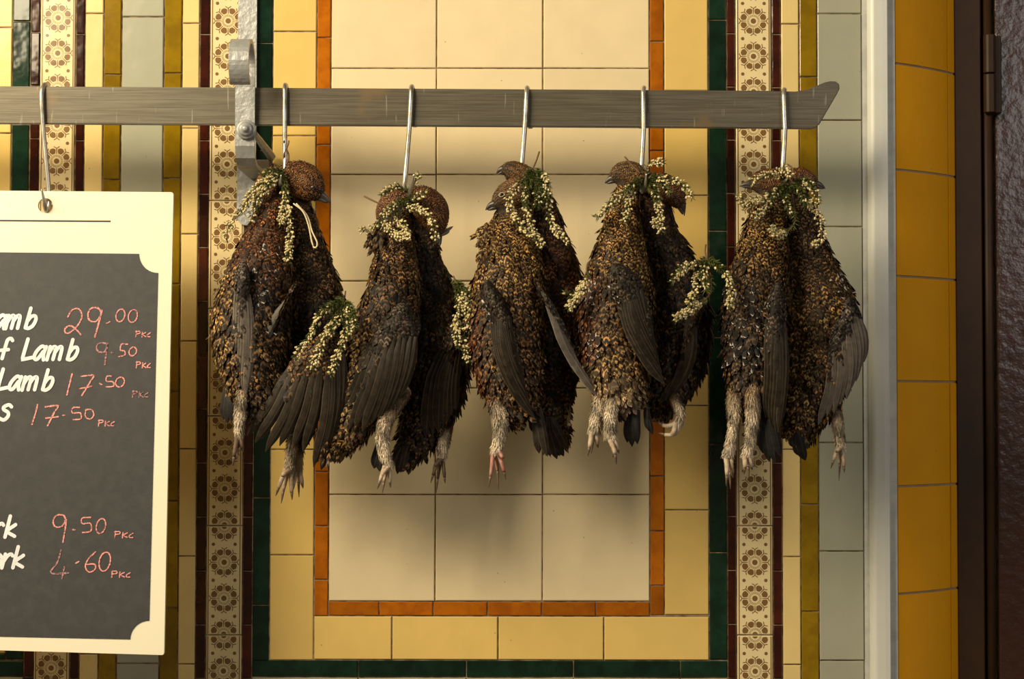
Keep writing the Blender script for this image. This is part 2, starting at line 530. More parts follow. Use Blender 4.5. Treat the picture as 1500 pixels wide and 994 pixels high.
for a, b_ in zip(xs[:-1], xs[1:]): tile(a, b_, P(10, 966.5).z, P(10, 957).z, M['green'])
# right set
column(1038, 1064, 1038.6, 1066, ext([29, 184, 338, 494, 650.6, 809, 966.5], 155, hi=966), M['green'])
column(1064, 1077.5, 1066, 1079, [j - 1 for j in mar], M['maroon'])
deco_col(1077.5, 1131, 1079, 1131.8, [j + 0.3 for j in dec])
column(1131, 1144, 1131.8, 1146.6, mar, M['maroon'])
column(1144, 1170.8, 1146.6, 1173.6, [j + 1 for j in nar], M['narrow'])
column(1170.8, 1197.5, 1173.6, 1199.6, [j + 3.5 for j in oli], M['olive'])
column(1197.5, 1262.5, 1199.6, 1266.5, gry, M['grey'])

# printed rosettes: flat brown print on the ivory tiles
def rosette(cx, cz, R, half=None):
    """flat triangles of one rosette; half=+1 keeps the upper half, -1 the lower"""
    V = []; F = []
    def poly(pts):
        o = len(V); V.extend(pts); F.append(tuple(range(o, o + len(pts))))
    def pt(r, a): return (cx + r * math.cos(a), cz + r * math.sin(a))
    def ok(a):
        s = math.sin(a)
        return half is None or s * half > 0.05
    a0 = 0 if half in (None, 1) else math.pi
    n = 20 if half is None else 11
    if half is None: poly([pt(0.19 * R, 2 * math.pi * i / 20) for i in range(20)])
    else: poly([pt(0.19 * R, a0 + math.pi * i / 10) for i in range(11)])
    for i in range(32):
        a = 2 * math.pi * (i + 0.5) / 32
        if not ok(a): continue
        t = 0.028
        poly([pt(0.31 * R, a - t * 1.5), pt(0.31 * R, a + t * 1.5), pt(0.47 * R, a + t), pt(0.47 * R, a - t)])
    for i in range(8):
        a = math.pi / 8 + i * math.pi / 4
        if ok(a):
            poly([pt(0.55 * R, a - 0.21), pt(0.53 * R, a), pt(0.55 * R, a + 0.21), pt(0.74 * R, a + 0.29), pt(0.83 * R, a + 0.285),
                  pt(0.89 * R, a + 0.20), pt(0.94 * R, a + 0.09), pt(0.94 * R, a - 0.09), pt(0.89 * R, a - 0.20), pt(0.83 * R, a - 0.285), pt(0.74 * R, a - 0.29)])
        a = i * math.pi / 4
        if ok(a):
            t = 0.036 * R
            dx, dz = math.cos(a), math.sin(a)
            def q(r, s): return (cx + r * dx - s * dz, cz + r * dz + s * dx)
            poly([q(0.5 * R, -t * 0.6), q(0.5 * R, t * 0.6), q(0.90 * R, t), q(0.90 * R, -t)])
            for s in (-1, 1):
                pp = [q(0.88 * R, 0), q(0.93 * R, 0), q(1.02 * R, s * 0.13 * R), q(1.06 * R, s * 0.21 * R), q(0.99 * R, s * 0.20 * R), q(0.93 * R, s * 0.1 * R)]
                poly(pp if s > 0 else pp[::-1])
    return V, F

for o in deco_tiles:
    bb = [Vector(v.co) for v in o.data.vertices]
    hx = max(v.x for v in bb); hz = max(v.z for v in bb)
    R = min(hx * 0.83, 0.0205)
    V = []; F = []
    def add(g):
        n0 = len(V); V.extend(g[0]); F.extend(tuple(i + n0 for i in f) for f in g[1])
    pitch = 2 * hz / 3
    add(rosette(0, -hz, R, 1)); add(rosette(0, hz, R, -1))
    for z in (-pitch / 2, pitch / 2): add(rosette(0, z, R))
    for z in (-pitch, 0, pitch):
        for x in (-0.62 * hx, 0.62 * hx):
            add(([(x + 0.0025 * math.cos(k * math.pi / 5), z + 0.0025 * math.sin(k * math.pi / 5)) for k in range(10)], [tuple(range(10))]))
    for x in (-0.90 * hx, 0.90 * hx):
        add(([(x - 0.0007, -hz), (x + 0.0007, -hz), (x + 0.0007, hz), (x - 0.0007, hz)], [(0, 1, 2, 3)]))
    ys = {}
    c8 = [o.data.vertices[i].co for i in (8, 9, 10, 11)]
    def yat(x, z):
        s, t = (x / hx + 1) / 2, (z / hz + 1) / 2
        return (c8[0].y * (1 - s) + c8[1].y * s) * (1 - t) + (c8[3].y * (1 - s) + c8[2].y * s) * t - 0.00018
    me = pymesh('printed_motif', [(x, yat(x, max(-hz, min(hz, z))), max(-hz + 0.0008, min(hz - 0.0008, z))) for x, z in V], F)
    me.materials.append(M['print'])
    q = bpy.data.objects.new('printed_motif', me)
    COL.objects.link(q); q.parent = o

# painted half-round moulding at the corner, splayed amber tiles, door
def prism(name, prof, z0, z1, material, parent=None, smooth=False):
    n = len(prof)
    v = [(x, y, z0) for x, y in prof] + [(x, y, z1) for x, y in prof]
    f = [(i, (i + 1) % n, n + (i + 1) % n, n + i) for i in range(n)] + [tuple(range(n - 1, -1, -1)), tuple(range(n, 2 * n))]
    me = pymesh(name, v, f)
    if smooth:
        me.polygons.foreach_set('use_smooth', [len(p.vertices) == 4 for p in me.polygons])
    return put(name, me, material, parent)

xa, xb, xc, xd, xe = (X(1262.7, 1266.8), X(1270.5, 1273), X(1299, 1301), X(1312.5, 1315), 0)
flat = prism('trim_1', [(xa, 0.004), (xa, -0.0015), (xd - 0.001, -0.0015), (xd - 0.001, 0.004)], wall_z0, wall_z1, M['trim_grey'])
flat['kind'] = 'structure'
r = (xc - xb) / 2
bw = xc - xb
prof = [(xb, -0.001)] + [(xb + 0.34 * bw * (1 - math.cos(a)), -0.002 - 0.012 * math.sin(a)) for a in np.linspace(0.1, math.pi / 2, 8)] + [(xb + 0.7 * bw, -0.0146), (xc - 0.0012, -0.0143), (xc, -0.0132), (xc, -0.001)]
bead = prism('trim_2', prof[::-1], wall_z0, wall_z1, M['white_paint'])
bead['kind'] = 'structure'

# splay: a gently curved return running back from the corner
def on_plane_x(px, y):
    return P(px, 585, -y).x
arc = []
x, y, ang = xd, 0.0, math.radians(31)
xB = None
steps = 14
L_main = 0.118
for i in range(steps + 1):
    arc.append((x, y))
    x += L_main / steps * math.cos(ang); y += L_main / steps * math.sin(ang)
    ang += math.radians(14) / steps
arc2 = []
x, y = arc[-1]
for i in range(3):
    arc2.append((x, y)); x += 0.0115 * math.cos(ang); y += 0.0115 * math.sin(ang)
full = arc + arc2[1:]
back = [(a + 0.05, b_ + 0.09) for a, b_ in reversed(full)]
def offs(pl, d):
    out = []
    for i in range(len(pl)):
        a = pl[max(i - 1, 0)]; b_ = pl[min(i + 1, len(pl) - 1)]
        t = Vector((b_[0] - a[0], b_[1] - a[1])).normalized()
        out.append((pl[i][0] - t.y * d, pl[i][1] + t.x * d))
    return out
splay = prism('wall_right', offs(full, 0.002)[::1] + back, wall_z0, wall_z1, M['grout_pale'])
splay['kind'] = 'structure'
js = [-348, -220, -63, 92.5, 248, 404, 558, 712, 869.5, 1028, 1186, 1340]
def splay_tile(pl, z0, z1):
    z0 += GAP * 1.9; z1 -= GAP * 1.9
    n = len(pl)
    inn = offs(pl, 0.006)
    v = [(x, y, z) for z in (z0, z1) for x, y in pl] + [(x, y, z) for z in (z0, z1) for x, y in inn]
    f = []
    for i in range(n - 1):
        f += [(i, i + 1, n + i + 1, n + i), (2 * n + i + 1, 2 * n + i, i, i + 1)[::-1], (n + i, n + i + 1, 3 * n + i + 1, 3 * n + i)]
    f += [(0, n, 3 * n, 2 * n), (n - 1, 3 * n - 1, 4 * n - 1, 2 * n - 1)]
    me = pymesh('tile', v, f)
    me.polygons.foreach_set('use_smooth', [True] * len(me.polygons))
    o = put('tile', me, M['amber'], splay)
    md = o.modifiers.new('edges', 'EDGE_SPLIT'); md.split_angle = math.radians(30)
    return o
xm = 1313
for a, b_ in zip(js[:-1], js[1:]):
    z1, z0 = P(xm, a).z, P(xm, b_).z
    tpl = list(arc); tpl[0] = (arc[0][0] + 0.0006, arc[0][1]); tpl[-1] = (arc[-1][0] - 0.0010, arc[-1][1] - 0.0007)
    splay_tile(tpl, z0, z1)
    t2 = list(arc2); t2[0] = (t2[0][0] + 0.0010, t2[0][1] + 0.0007)
    splay_tile(t2, z0, z1)

yF = full[-1][1] - 0.006
def atx(px, y): return P(px, 585, -y).x
fr_x0, fr_x1 = full[-1][0] - 0.002, atx(1441, yF)
frame = prism('trim_3', [(fr_x0, yF + 0.06), (fr_x0, yF), (fr_x1 - 0.002, yF), (fr_x1, yF + 0.002), (fr_x1, yF + 0.06)], wall_z0, wall_z1, M['brown_paint'])
frame['kind'] = 'structure'
door_x0 = atx(1461, yF + 0.008)
door = put('door_1', box_mesh('door_1', (door_x0, yF + 0.008, wall_z0), (door_x0 + 0.75, yF + 0.05, wall_z1), 0.003, 2), M['door_paint'])
door['kind'] = 'structure'
# rebate bead between frame and door
cx0, cx1 = atx(1445, yF), atx(1459, yF)
rb = (cx1 - cx0) / 2
beadp = [((cx0 + cx1) / 2 + rb * math.cos(a), yF + 0.010 - rb * 0.9 * math.sin(a)) for a in np.linspace(0, math.pi, 9)]
put('door_bead', prism('tmp', beadp + [(cx0, yF + 0.03), (cx1, yF + 0.03)], wall_z0, wall_z1, None, None, True).data, M['brown_paint'], door)
bpy.data.objects.remove([o for o in bpy.data.objects if o.name.startswith('tmp')][0])
# hinge: knuckle barrel split in two and a leaf lying on the door
hz1, hz0 = P(1452, 52, -yF).z, P(1452, 166, -yF).z
hx = (cx0 + cx1) / 2
zmid = (hz0 + hz1) / 2
hg = None
for (za, zb_) in ((hz0, zmid - 0.0008), (zmid + 0.0008, hz1)):
    pts = [(hx, yF - 0.004, za), (hx, yF - 0.004, za + 0.001), (hx, yF - 0.004, zb_ - 0.001), (hx, yF - 0.004, zb_)]
    V, F = tube_geo(pts, [0.0078, 0.0092, 0.0092, 0.0078], 16)
    put('hinge_knuckle', pymesh('hinge_knuckle', V, F), M['brown_paint'], door)
put('hinge_leaf', box_mesh('hinge_leaf', (hx + 0.004, yF - 0.001, hz0), (atx(1471, yF), yF + 0.010, hz1), 0.002, 2), M['brown_paint'], door)

# ------------------------------------------------------------------ rail, bracket
RD = 0.140
rail_pts = []
top = lambda px: 126 + (px) * 7.0 / 1180
bot = lambda px: 181 + (px) * 7.0 / 1180
outline = [(-420, top(-420)), (1120, top(1120)), (1165, top(1165) + 1), (1183, 131), (1208, 120.5), (1217, 118.5), (1224, 118.8), (1229.5, 123), (1230, 130), (1226, 138), (1201, 181), (1195, 187), (1188, 188.5), (1150, bot(1150)), (-420, bot(-420))]
front = [P(a, b_, RD + 0.004) for a, b_ in outline]
rb_loc = P(360, 155, RD)
bm = bmesh.new()
fv = [bm.verts.new(p) for p in front]
bv = [bm.verts.new(p + Vector((0, 0.008, 0))) for p in front]
bm.faces.new(fv); bm.faces.new(bv[::-1])
for i in range(len(fv)):
    j = (i + 1) % len(fv)
    bm.faces.new((fv[j], fv[i], bv[i], bv[j]))
bmesh.ops.recalc_face_normals(bm, faces=bm.faces)
bmesh.ops.bevel(bm, geom=[e for e in bm.edges if abs(e.verts[0].co.y - e.verts[1].co.y) < 1e-6], offset=0.0012, segments=2, affect='EDGES')
me = bpy.data.meshes.new('hanging_rail'); bm.to_mesh(me); bm.free()
me.transform(Matrix.Translation(-rb_loc))
me.materials.append(M['steel'])
rail = bpy.data.objects.new('hanging_rail', me); rail.location = rb_loc; COL.objects.link(rail)
tag(rail, 'long flat brushed steel rail with an upturned end, fixed across the tiled wall', 'rail')

br = empty('rail_bracket', P(360, 257, 0), 'silver painted iron bracket with a scroll top holding the steel rail', 'bracket')
# wall plate with a rounded foot
px0, px1 = P(350, 0, .006).x, P(377.5, 0, .006).x
pz1, pz0 = wall_z1, P(362, 330, .006).z
hw = (px1 - px0) / 2; pxm = (px0 + px1) / 2 - 0.001
prof = [(pxm - hw, pz1), (pxm - hw, pz0 + hw)] + [(pxm - hw * math.cos(a), pz0 + hw - hw * math.sin(a)) for a in np.linspace(0, math.pi, 9)[1:-1]] + [(pxm + hw, pz0 + hw), (pxm + hw, pz1)]
n = len(prof)
v = [(x, -0.007, z) for x, z in prof] + [(x, -0.0012, z) for x, z in prof]
f = [tuple(range(n)), tuple(range(2 * n - 1, n - 1, -1))] + [(i, n + i, n + (i + 1) % n, (i + 1) % n) for i in range(n)]
put('wall_plate', pymesh('wall_plate', v, f), M['silver'], br)
# cradle strap: arm out from the wall, up in front of the rail, scroll on top
SD = RD + 0.004 + 0.004
zA = P(361, 257, 0).z
sx0, sx1 = P(345.5, 160, SD).x, P(374, 160, SD).x
side = [(0.006, zA), (0.05, zA), (SD - 0.03, zA), (SD - 0.016, zA + 0.002), (SD - 0.006, zA + 0.009), (SD, zA + 0.022), (SD, zA + 0.045)]
zs = P(360, 128, SD).z
side += [(SD, zs - 0.02), (SD, zs)]
cr = 0.0335
cz = P(360, 94, SD + cr).z
side += [(SD + cr - cr * math.cos(a), cz + cr * math.sin(a)) for a in np.linspace(-0.35, math.pi * 1.36, 26)]
def strap_mesh(name, side, x0, x1, th):
    k = len(side)
    V = []
    for i in range(k):
        a = side[max(i - 1, 0)]; b_ = side[min(i + 1, k - 1)]
        t = Vector((b_[0] - a[0], b_[1] - a[1])).normalized()
        nrm = Vector((t.y, -t.x))
        for (x, s) in ((x0, 0), (x1, 0), (x1, 1), (x0, 1)):
            d = side[i][0] + nrm.x * th * s; z = side[i][1] + nrm.y * th * s
            V.append((x, -d, z))
    F = []
    for i in range(k - 1):
        for j in range(4):
            l = (j + 1) % 4
            F.append((i * 4 + j, i * 4 + l, i * 4 + 4 + l, i * 4 + 4 + j))
    F += [(0, 1, 2, 3)[::-1], tuple(4 * (k - 1) + j for j in range(4))]
    bm = bmesh.new()
    vv = [bm.verts.new(p) for p in V]
    for q in F: bm.faces.new([vv[i] for i in q])
    bmesh.ops.recalc_face_normals(bm, faces=bm.faces)
    me = bpy.data.meshes.new(name); bm.to_mesh(me); bm.free()
    return me
put('scroll_strap', strap_mesh('scroll_strap', side, sx0, sx1, 0.006), M['silver'], br)
# bolt: washer, dome and nub
bc = P(361, 190, SD + 0.007)
V, F = tube_geo([bc + Vector((0, -d, 0)) for d in (0, .004, .005, .0055, .008, .0095, .0105, .0135, .0145)], [0.0135, 0.0135, 0.012, 0.0095, 0.0095, 0.0075, 0.0045, 0.0042, 0.002], 12)
put('bolt', pymesh('bolt', V, F, True), M['silver'], br)
# side stay running back to the wall and the old wooden packing behind it
V, F = merge([tube_geo([P(374, 196, SD), P(378, 203, 0.12), P(397, 229, 0.012)], [0.0035, 0.005, 0.007], 6)])
put('side_stay', pymesh('side_stay', V, F), M['silver'], br)
a = P(375, 262, 0.012); b_ = P(397, 234, 0.012)
put('packing_block', box_mesh('packing_block', (a.x, -0.016, a.z), (b_.x, -0.001, b_.z), 0.002, 1), M['wood_block'], br)

# ------------------------------------------------------------------ hooks
def hook(pts, label, r_px=3.6, group='meat hooks on the rail'):
    p3 = catmull([tuple(P(*q)) for q in pts], 60)
    rad = [MPP(0.15) * r_px] * 60
    for i in range(8):
        rad[59 - i] *= 0.25 + 0.75 * (i / 8)
    V, F = tube_geo(p3, rad, 10)
    loc = Vector(p3[0])
    root = P(pts[2][0], pts[2][1], RD)
    me = pymesh('meat_hook', [Vector(x) - root for x in V], F, True)
    me.materials.append(M['hook'])
    o = bpy.data.objects.new('meat_hook', me); o.location = root
    COL.objects.link(o)
    return tag(o, label, 'hook', group)

def shook(x, ytop, xm, ym, xb, yb, tip, label, back=(5, 60)):
    fr = RD + 0.004 + 0.0045; bk = RD - 0.004 - 0.0045
    pts = [(x + back[0], ytop + back[1], bk), (x + back[0] * .6, ytop + 14, bk), (x, ytop + 0.5, RD), (x - 0.6, ytop + 12, fr), (xm, ym, fr), (xb, yb, fr + 0.001)]
    pts += tip
    return hook(pts, label)

shook(418, 124, 417, 185, 418, 240, [(416, 262, 0.158), (413, 272, 0.178), (411, 268, 0.198), (412, 256, 0.206)], 'steel hook beside the silver bracket, wound with brown twine')
shook(603, 126, 600, 185, 594, 255, [(592, 282, 0.160), (594, 296, 0.178), (600, 285, 0.205), (607, 255, 0.225)], 'steel hook whose bare point sticks up out of white heather')
shook(772, 128, 769, 185, 765, 235, [(764, 262, 0.160), (768, 274, 0.178), (776, 268, 0.205), (781, 258, 0.215)], 'steel hook above the two grouse heads that face the same way')
shook(943, 128, 943, 185, 940, 240, [(940, 266, 0.162), (941, 280, 0.185), (945, 272, 0.212), (947, 254, 0.222)], 'steel hook with a blunt point showing over green heather needles', (-4, 60))
shook(1149, 131, 1150, 190, 1147, 240, [(1147, 262, 0.160), (1148, 276, 0.180), (1149, 270, 0.205), (1150, 262, 0.212)], 'steel hook beside the upturned end of the rail', (-5, 58))

# ------------------------------------------------------------------ price board
BN = Vector((0, -1, 0.052)).normalized()
BO = P(66, 300, 0.1615)
def PB(px, py, lift=0.0):
    d = ray(px, py)
    o = BO + BN * lift
    t = (o - CAM).dot(BN) / d.dot(BN)
    return CAM + d * t
board = empty('price_board', PB(-50, 955), 'cream framed blackboard with lamb and pork prices in pink chalk', 'sign')
def rounded(poly, rr, k=4):
    out = []
    n = len(poly)
    for i in range(n):
        a, b_, c = Vector(poly[i - 1]), Vector(poly[i]), Vector(poly[(i + 1) % n])
        u = (a - b_).normalized() * rr; v = (c - b_).normalized() * rr
        for t in np.linspace(0, 1, k):
            out.append(tuple((b_ + u) * (1 - t) ** 2 + 2 * b_ * t * (1 - t) + (b_ + v) * t * t))
    return out
outer = rounded([(-352, 276), (254, 281.3), (240.3, 959), (-362, 941.5)], 4)
def solid_from_loops(name, loops, thick, lift):
    bm = bmesh.new()
    edges = []
    for lp in loops:
        vv = [bm.verts.new(PB(x, y, lift)) for x, y in lp]
        for i in range(len(vv)): edges.append(bm.edges.new((vv[i], vv[(i + 1) % len(vv)])))
    bmesh.ops.triangle_fill(bm, use_beauty=True, use_dissolve=False, edges=edges)
    r_ = bmesh.ops.extrude_face_region(bm, geom=bm.faces[:])
    for v in [g for g in r_['geom'] if isinstance(g, bmesh.types.BMVert)]:
        v.co -= BN * thick
    bmesh.ops.recalc_face_normals(bm, faces=bm.faces)
    me = bpy.data.meshes.new(name); bm.to_mesh(me); bm.free()
    return me
def circ(cx, cy, r_, n=24): return [(cx + r_ * math.cos(2 * math.pi * i / n), cy + r_ * math.sin(2 * math.pi * i / n)) for i in range(n)]
put('board_sheet', solid_from_loops('board_sheet', [outer, circ(66.5, 301, 11), circ(-166, 299, 11)], 0.006, 0.0), M['board_cream'], board)
R_ = 28
pan = [(-310, 366)] + [(203.5, 371.5)] + [(231.5 - R_ * math.cos(a), 371.5 + R_ * math.sin(a)) for a in np.linspace(0.06, math.pi / 2, 10)]
pan += [(218.5 - R_ * math.cos(a), 936.5 - R_ * math.sin(a)) for a in np.linspace(math.pi / 2, 0.02, 10)] + [(-318, 925)]
put('blackboard_panel', solid_from_loops('blackboard_panel', [pan], 0.0008, 0.0008), M['blackboard'], board)
put('ruled_line', solid_from_loops('ruled_line', [[(-300, 319.5), (162, 322.8), (162, 325.2), (-300, 322)]], 0.0003, 0.0003), M['blackboard'], board)

def ribbons(strokes, width, lift, smooth=True, jitter=0.0):
    V = []; F = []
    for li, st in enumerate(strokes):
        p = catmull(st, max(4, 5 * len(st))) if (smooth and len(st) > 2) else catmull(st[:2] if len(st) == 2 else st, 6) if len(st) == 2 else np.array(st, float)
        n = len(p)
        lf = lift + 0.00004 * li
        for i in range(n):
            t = p[min(i + 1, n - 1)] - p[max(i - 1, 0)]
            t = t / (np.linalg.norm(t) + 1e-9)
            wv = width / 2 * (1 + jitter * random.uniform(-1, 1))
            for s in (1, -1):
                V.append(PB(p[i][0] - t[1] * wv * s, p[i][1] + t[0] * wv * s, lf))
        o = len(V) - 2 * n
        for i in range(n - 1):
            F.append((o + 2 * i, o + 2 * i + 1, o + 2 * i + 3, o + 2 * i + 2))
        for e in (0, n - 1):
            o2 = len(V)
            for k in range(10):
                V.append(PB(p[e][0] + width / 2 * math.cos(k * math.pi / 5), p[e][1] + width / 2 * math.sin(k * math.pi / 5), lf - 0.00002))
            F.append(tuple(range(o2, o2 + 10)))
    bm = bmesh.new()
    vv = [bm.verts.new(v) for v in V]
    for f in F:
        try:
            fc = bm.faces.new([vv[i] for i in f])
            fc.normal_update()
            if fc.normal.dot(BN) < 0: fc.normal_flip()
        except ValueError: pass
    me = bpy.data.meshes.new('strokes'); bm.to_mesh(me); bm.free()
    return me

G = {  # x to the right, y up, cap height 1; slant is added below
    'a': [[(.50, .60), (.34, .66), (.12, .42), (.03, .16), (.10, .02), (.24, .08), (.44, .40)], [(.56, .64), (.47, .28), (.50, .0)]],
    'm': [[(.10, .64), (.02, .0)], [(.06, .30), (.20, .58), (.34, .64), (.36, .48), (.30, .02)], [(.34, .34), (.48, .58), (.62, .64), (.65, .48), (.60, .02)]],
    'b': [[(.16, 1.0), (.02, .04)], [(.06, .34), (.22, .58), (.40, .62), (.46, .44), (.36, .16), (.18, .02), (.03, .04)]],
    'f': [[(.50, .90), (.42, 1.0), (.28, .94), (.22, .70), (.12, .02)], [(.02, .42), (.36, .46)]],
    'L': [[(.16, 1.0), (.02, .04), (.10, .02), (.46, .10)]],
    's': [[(.46, .70), (.34, .80), (.14, .70), (.14, .56), (.34, .42), (.36, .22), (.20, .04), (.0, .12)]],
    'r': [[(.10, .64), (.02, .0)], [(.06, .30), (.20, .56), (.34, .64), (.42, .56)]],
    'k': [[(.14, 1.0), (.02, .02)], [(.42, .60), (.10, .30), (.44, .06)]],
    'o': [[(.30, .62), (.10, .46), (.04, .18), (.16, .02), (.34, .14), (.42, .44), (.30, .62)]],
}
def letters(items, sc, ox, oy, asp=1.0):
    st = []
    for ch, x, base, h, wd in items:
        for s in G[ch]:
            st.append([((x + (a * wd + b_ * 0.13) * h) / sc + ox, (base - b_ * h) / sc + oy) for a, b_ in s])
    return st
S1, S2 = 4.733, 4.32
words = [
    [('a', -45, 242, 142, 1.0), ('m', 36, 242, 142, 1.0), ('b', 172, 242, 142, 1.05)],
    [('f', -4, 452, 142, 1.05), ],
    [('L', 152, 456, 142, 1.05), ('a', 230, 458, 142, 1.0), ('m', 322, 458, 142, 1.05), ('b', 464, 460, 142, 1.0)],
    [('L', -20, 664, 142, 1.05), ('a', 58, 666, 142, 1.0), ('m', 150, 668, 142, 1.05), ('b', 292, 670, 142, 1.0)],
    [('s', -6, 880, 138, 1.15)],
]
for wd in words:
    put('painted_word', ribbons(letters(wd, S1, 0, 430), 5.3, 0.0013), M['lettering'], board)
for wd in ([('r', -45, 244, 136, 1.0), ('k', 28, 246, 136, 1.05)], [('o', -58, 438, 136, 1.1), ('r', 8, 438, 136, 1.1), ('k', 78, 440, 136, 1.05)]):
    put('painted_word', ribbons(letters(wd, S2, 0, 730), 5.3, 0.0013), M['lettering'], board)

def chalk(strokes, sc, oy, width=1.9, material='chalk'):
    st = [[(x / sc, y / sc + oy) for x, y in s] for s in strokes]
    put('chalk_price', ribbons(st, width, 0.0013, True, 0.25), M[material], board)
def zero(x0, y0, x1, y1):
    cx, cy, a, b_ = (x0 + x1) / 2, (y0 + y1) / 2, (x1 - x0) / 2, (y1 - y0) / 2
    return [(cx + a * math.cos(t) + 0.15 * b_ * -math.sin(t), cy + b_ * math.sin(t)) for t in np.linspace(-1.9, 4.5, 13)]
def pkc(x, y, w_, h):
    return [[(x + .05 * w_, y), (x, y + h)], [(x, y + .1 * h), (x + .25 * w_, y + .05 * h), (x + .28 * w_, y + .35 * h), (x + .05 * w_, y + .5 * h)],
            [(x + .45 * w_, y + .2 * h), (x + .42 * w_, y + h)], [(x + .68 * w_, y + .25 * h), (x + .48 * w_, y + .6 * h), (x + .70 * w_, y + .95 * h)],
            [(x + 1.0 * w_, y + .3 * h), (x + .82 * w_, y + .6 * h), (x + .80 * w_, y + .9 * h), (x + .98 * w_, y + .95 * h)]]
chalk([[(470, 160), (500, 112), (545, 105), (568, 150), (545, 210), (490, 265), (455, 272), (452, 240), (490, 222), (530, 250), (562, 285)]], S1, 430, 2.2)
chalk([[(700, 125), (680, 100), (635, 100), (610, 140), (622, 185), (665, 192), (698, 150), (704, 112), (688, 190), (658, 298)]], S1, 430, 2.4)
chalk([[(738, 206), (762, 194)], zero(805, 106, 865, 194), zero(890, 110, 952, 198)], S1, 430, 1.8)
chalk(pkc(942, 258, 100, 42), S1, 430, 1.6)
chalk([[(745, 345), (690, 342), (668, 368), (685, 402), (728, 400), (745, 350), (735, 420), (726, 490)]], S1, 430, 2.4, 'chalk_faint')
chalk([[(768, 406), (784, 412)]], S1, 430, 2.0, 'chalk_faint')
chalk([[(884, 350), (842, 350), (836, 392), (862, 396), (866, 424), (824, 436)], zero(895, 370, 946, 430)], S1, 430, 1.9)
chalk(pkc(945, 470, 98, 44), S1, 430, 1.6)
chalk([[(500, 556), (484, 620), (464, 700)], [(564, 572), (648, 566), (625, 610), (568, 704)], [(552, 658), (634, 642)]], S1, 430, 2.3)
chalk([[(690, 622), (706, 630)], [(774, 570), (742, 572), (738, 606), (782, 610), (786, 640), (736, 646)], zero(802, 578, 862, 646)], S1, 430, 1.9)
chalk(pkc(918, 672, 108, 46), S1, 430, 1.6, 'chalk_faint')
chalk([[(260, 768), (246, 830), (222, 904)], [(314, 784), (402, 776), (378, 820), (330, 914)], [(318, 862), (404, 852)]], S1, 430, 2.3)
chalk([[(436, 842), (448, 842)], [(552, 788), (506, 790), (502, 826), (556, 826), (560, 866), (508, 872)], [(596, 800), (592, 850), (625, 868), (650, 840), (636, 805), (600, 802)]], S1, 430, 1.9)
chalk(pkc(682, 874, 110, 44), S1, 430, 1.6)
chalk([[(415, 130), (400, 104), (355, 108), (336, 145), (352, 178), (395, 172), (418, 130), (412, 190), (398, 275)]], S2, 730, 2.2)
chalk([[(460, 196), (474, 198)], [(575, 118), (520, 124), (522, 158), (572, 156), (574, 205), (522, 214)], zero(610, 126, 668, 220)], S2, 730, 1.9)
chalk(pkc(726, 206, 116, 42), S2, 730, 1.6)
chalk([[(386, 326), (364, 400), (322, 470), (432, 470)], [(408, 430), (392, 505)]], S2, 730, 2.4, 'chalk_faint')
chalk([[(480, 408), (498, 398)], [(605, 336), (560, 380), (540, 430), (565, 465), (602, 445), (598, 415), (550, 415)], zero(628, 338, 698, 458)], S2, 730, 2.0)
chalk(pkc(706, 456, 118, 42), S2, 730, 1.7)

# the board's own hook: down behind the sheet, point out through the hole
fr = RD + 0.0085
hook([(72, 178, RD - 0.0085), (70, 150, RD - 0.0085), (66, 124, RD), (61, 140, fr), (63, 185, fr), (68, 240, fr + 0.001), (72, 285, 0.1495), (71, 306, 0.1525), (68, 308, 0.162), (65, 296, 0.170), (61, 276, 0.175)],
     'steel hook holding up the cream price board through its hole')

# ------------------------------------------------------------------ feathers
ROWS = np.array([0.0, 0.42, 0.80, 1.0])
HALF = np.array([0.45, 1.0, 0.80, 0.10])
def feather_cloud(name, root, d, nrm, ln, wd, light, base, lift=0.18, curl=0.25):
    """many small cambered feathers in one mesh; light/base are (n,4) attribute colours"""
    n = len(root)
    d = d / np.linalg.norm(d, axis=1, keepdims=True)
    s = np.cross(d, nrm); s /= (np.linalg.norm(s, axis=1, keepdims=True) + 1e-9)
    nr = np.cross(s, d)
    lift = np.broadcast_to(lift, (n,)); curl = np.broadcast_to(curl, (n,))
    V = np.zeros((n, 4, 3, 3))
    jit = RNG.uniform(0.75, 1.2, (n, 4, 2))
    for i, (v, h) in enumerate(zip(ROWS, HALF)):
        c = root + d * (ln * v)[:, None] + nr * (ln * (lift * v - curl * v * v))[:, None]
        side = (wd * h)[:, None] * s
        V[:, i, 0] = c - side * jit[:, i, :1] - nr * (wd * h * 0.35)[:, None]
        V[:, i, 1] = c
        V[:, i, 2] = c + side * jit[:, i, 1:] - nr * (wd * h * 0.35)[:, None]
    V = V.reshape(-1, 3)
    q = []
    for i in range(3):
        for j in range(2):
            a = i * 3 + j
            q.append((a, a + 1, a + 4, a + 3))
    q = np.array(q)
    quads = (q[None] + (np.arange(n) * 12)[:, None, None]).reshape(-1, 4)
    me = npmesh(name, V, quads)
    uvp = np.zeros((4, 3, 2))
    uvp[:, :, 0] = np.array([0, .5, 1.0])[None]
    uvp[:, :, 1] = ROWS[:, None]
    uvv = np.tile(uvp.reshape(12, 2), (n, 1))
    uv = me.uv_layers.new(name='UVMap')
    uv.data.foreach_set('uv', uvv[quads.ravel()].astype(np.float32).ravel())
    for nm, c in (('flight', light), ('fbase', base)):
        at = me.attributes.new(nm, 'FLOAT_COLOR', 'POINT')
        at.data.foreach_set('color', np.repeat(c, 12, axis=0).astype(np.float32).ravel())
    return me

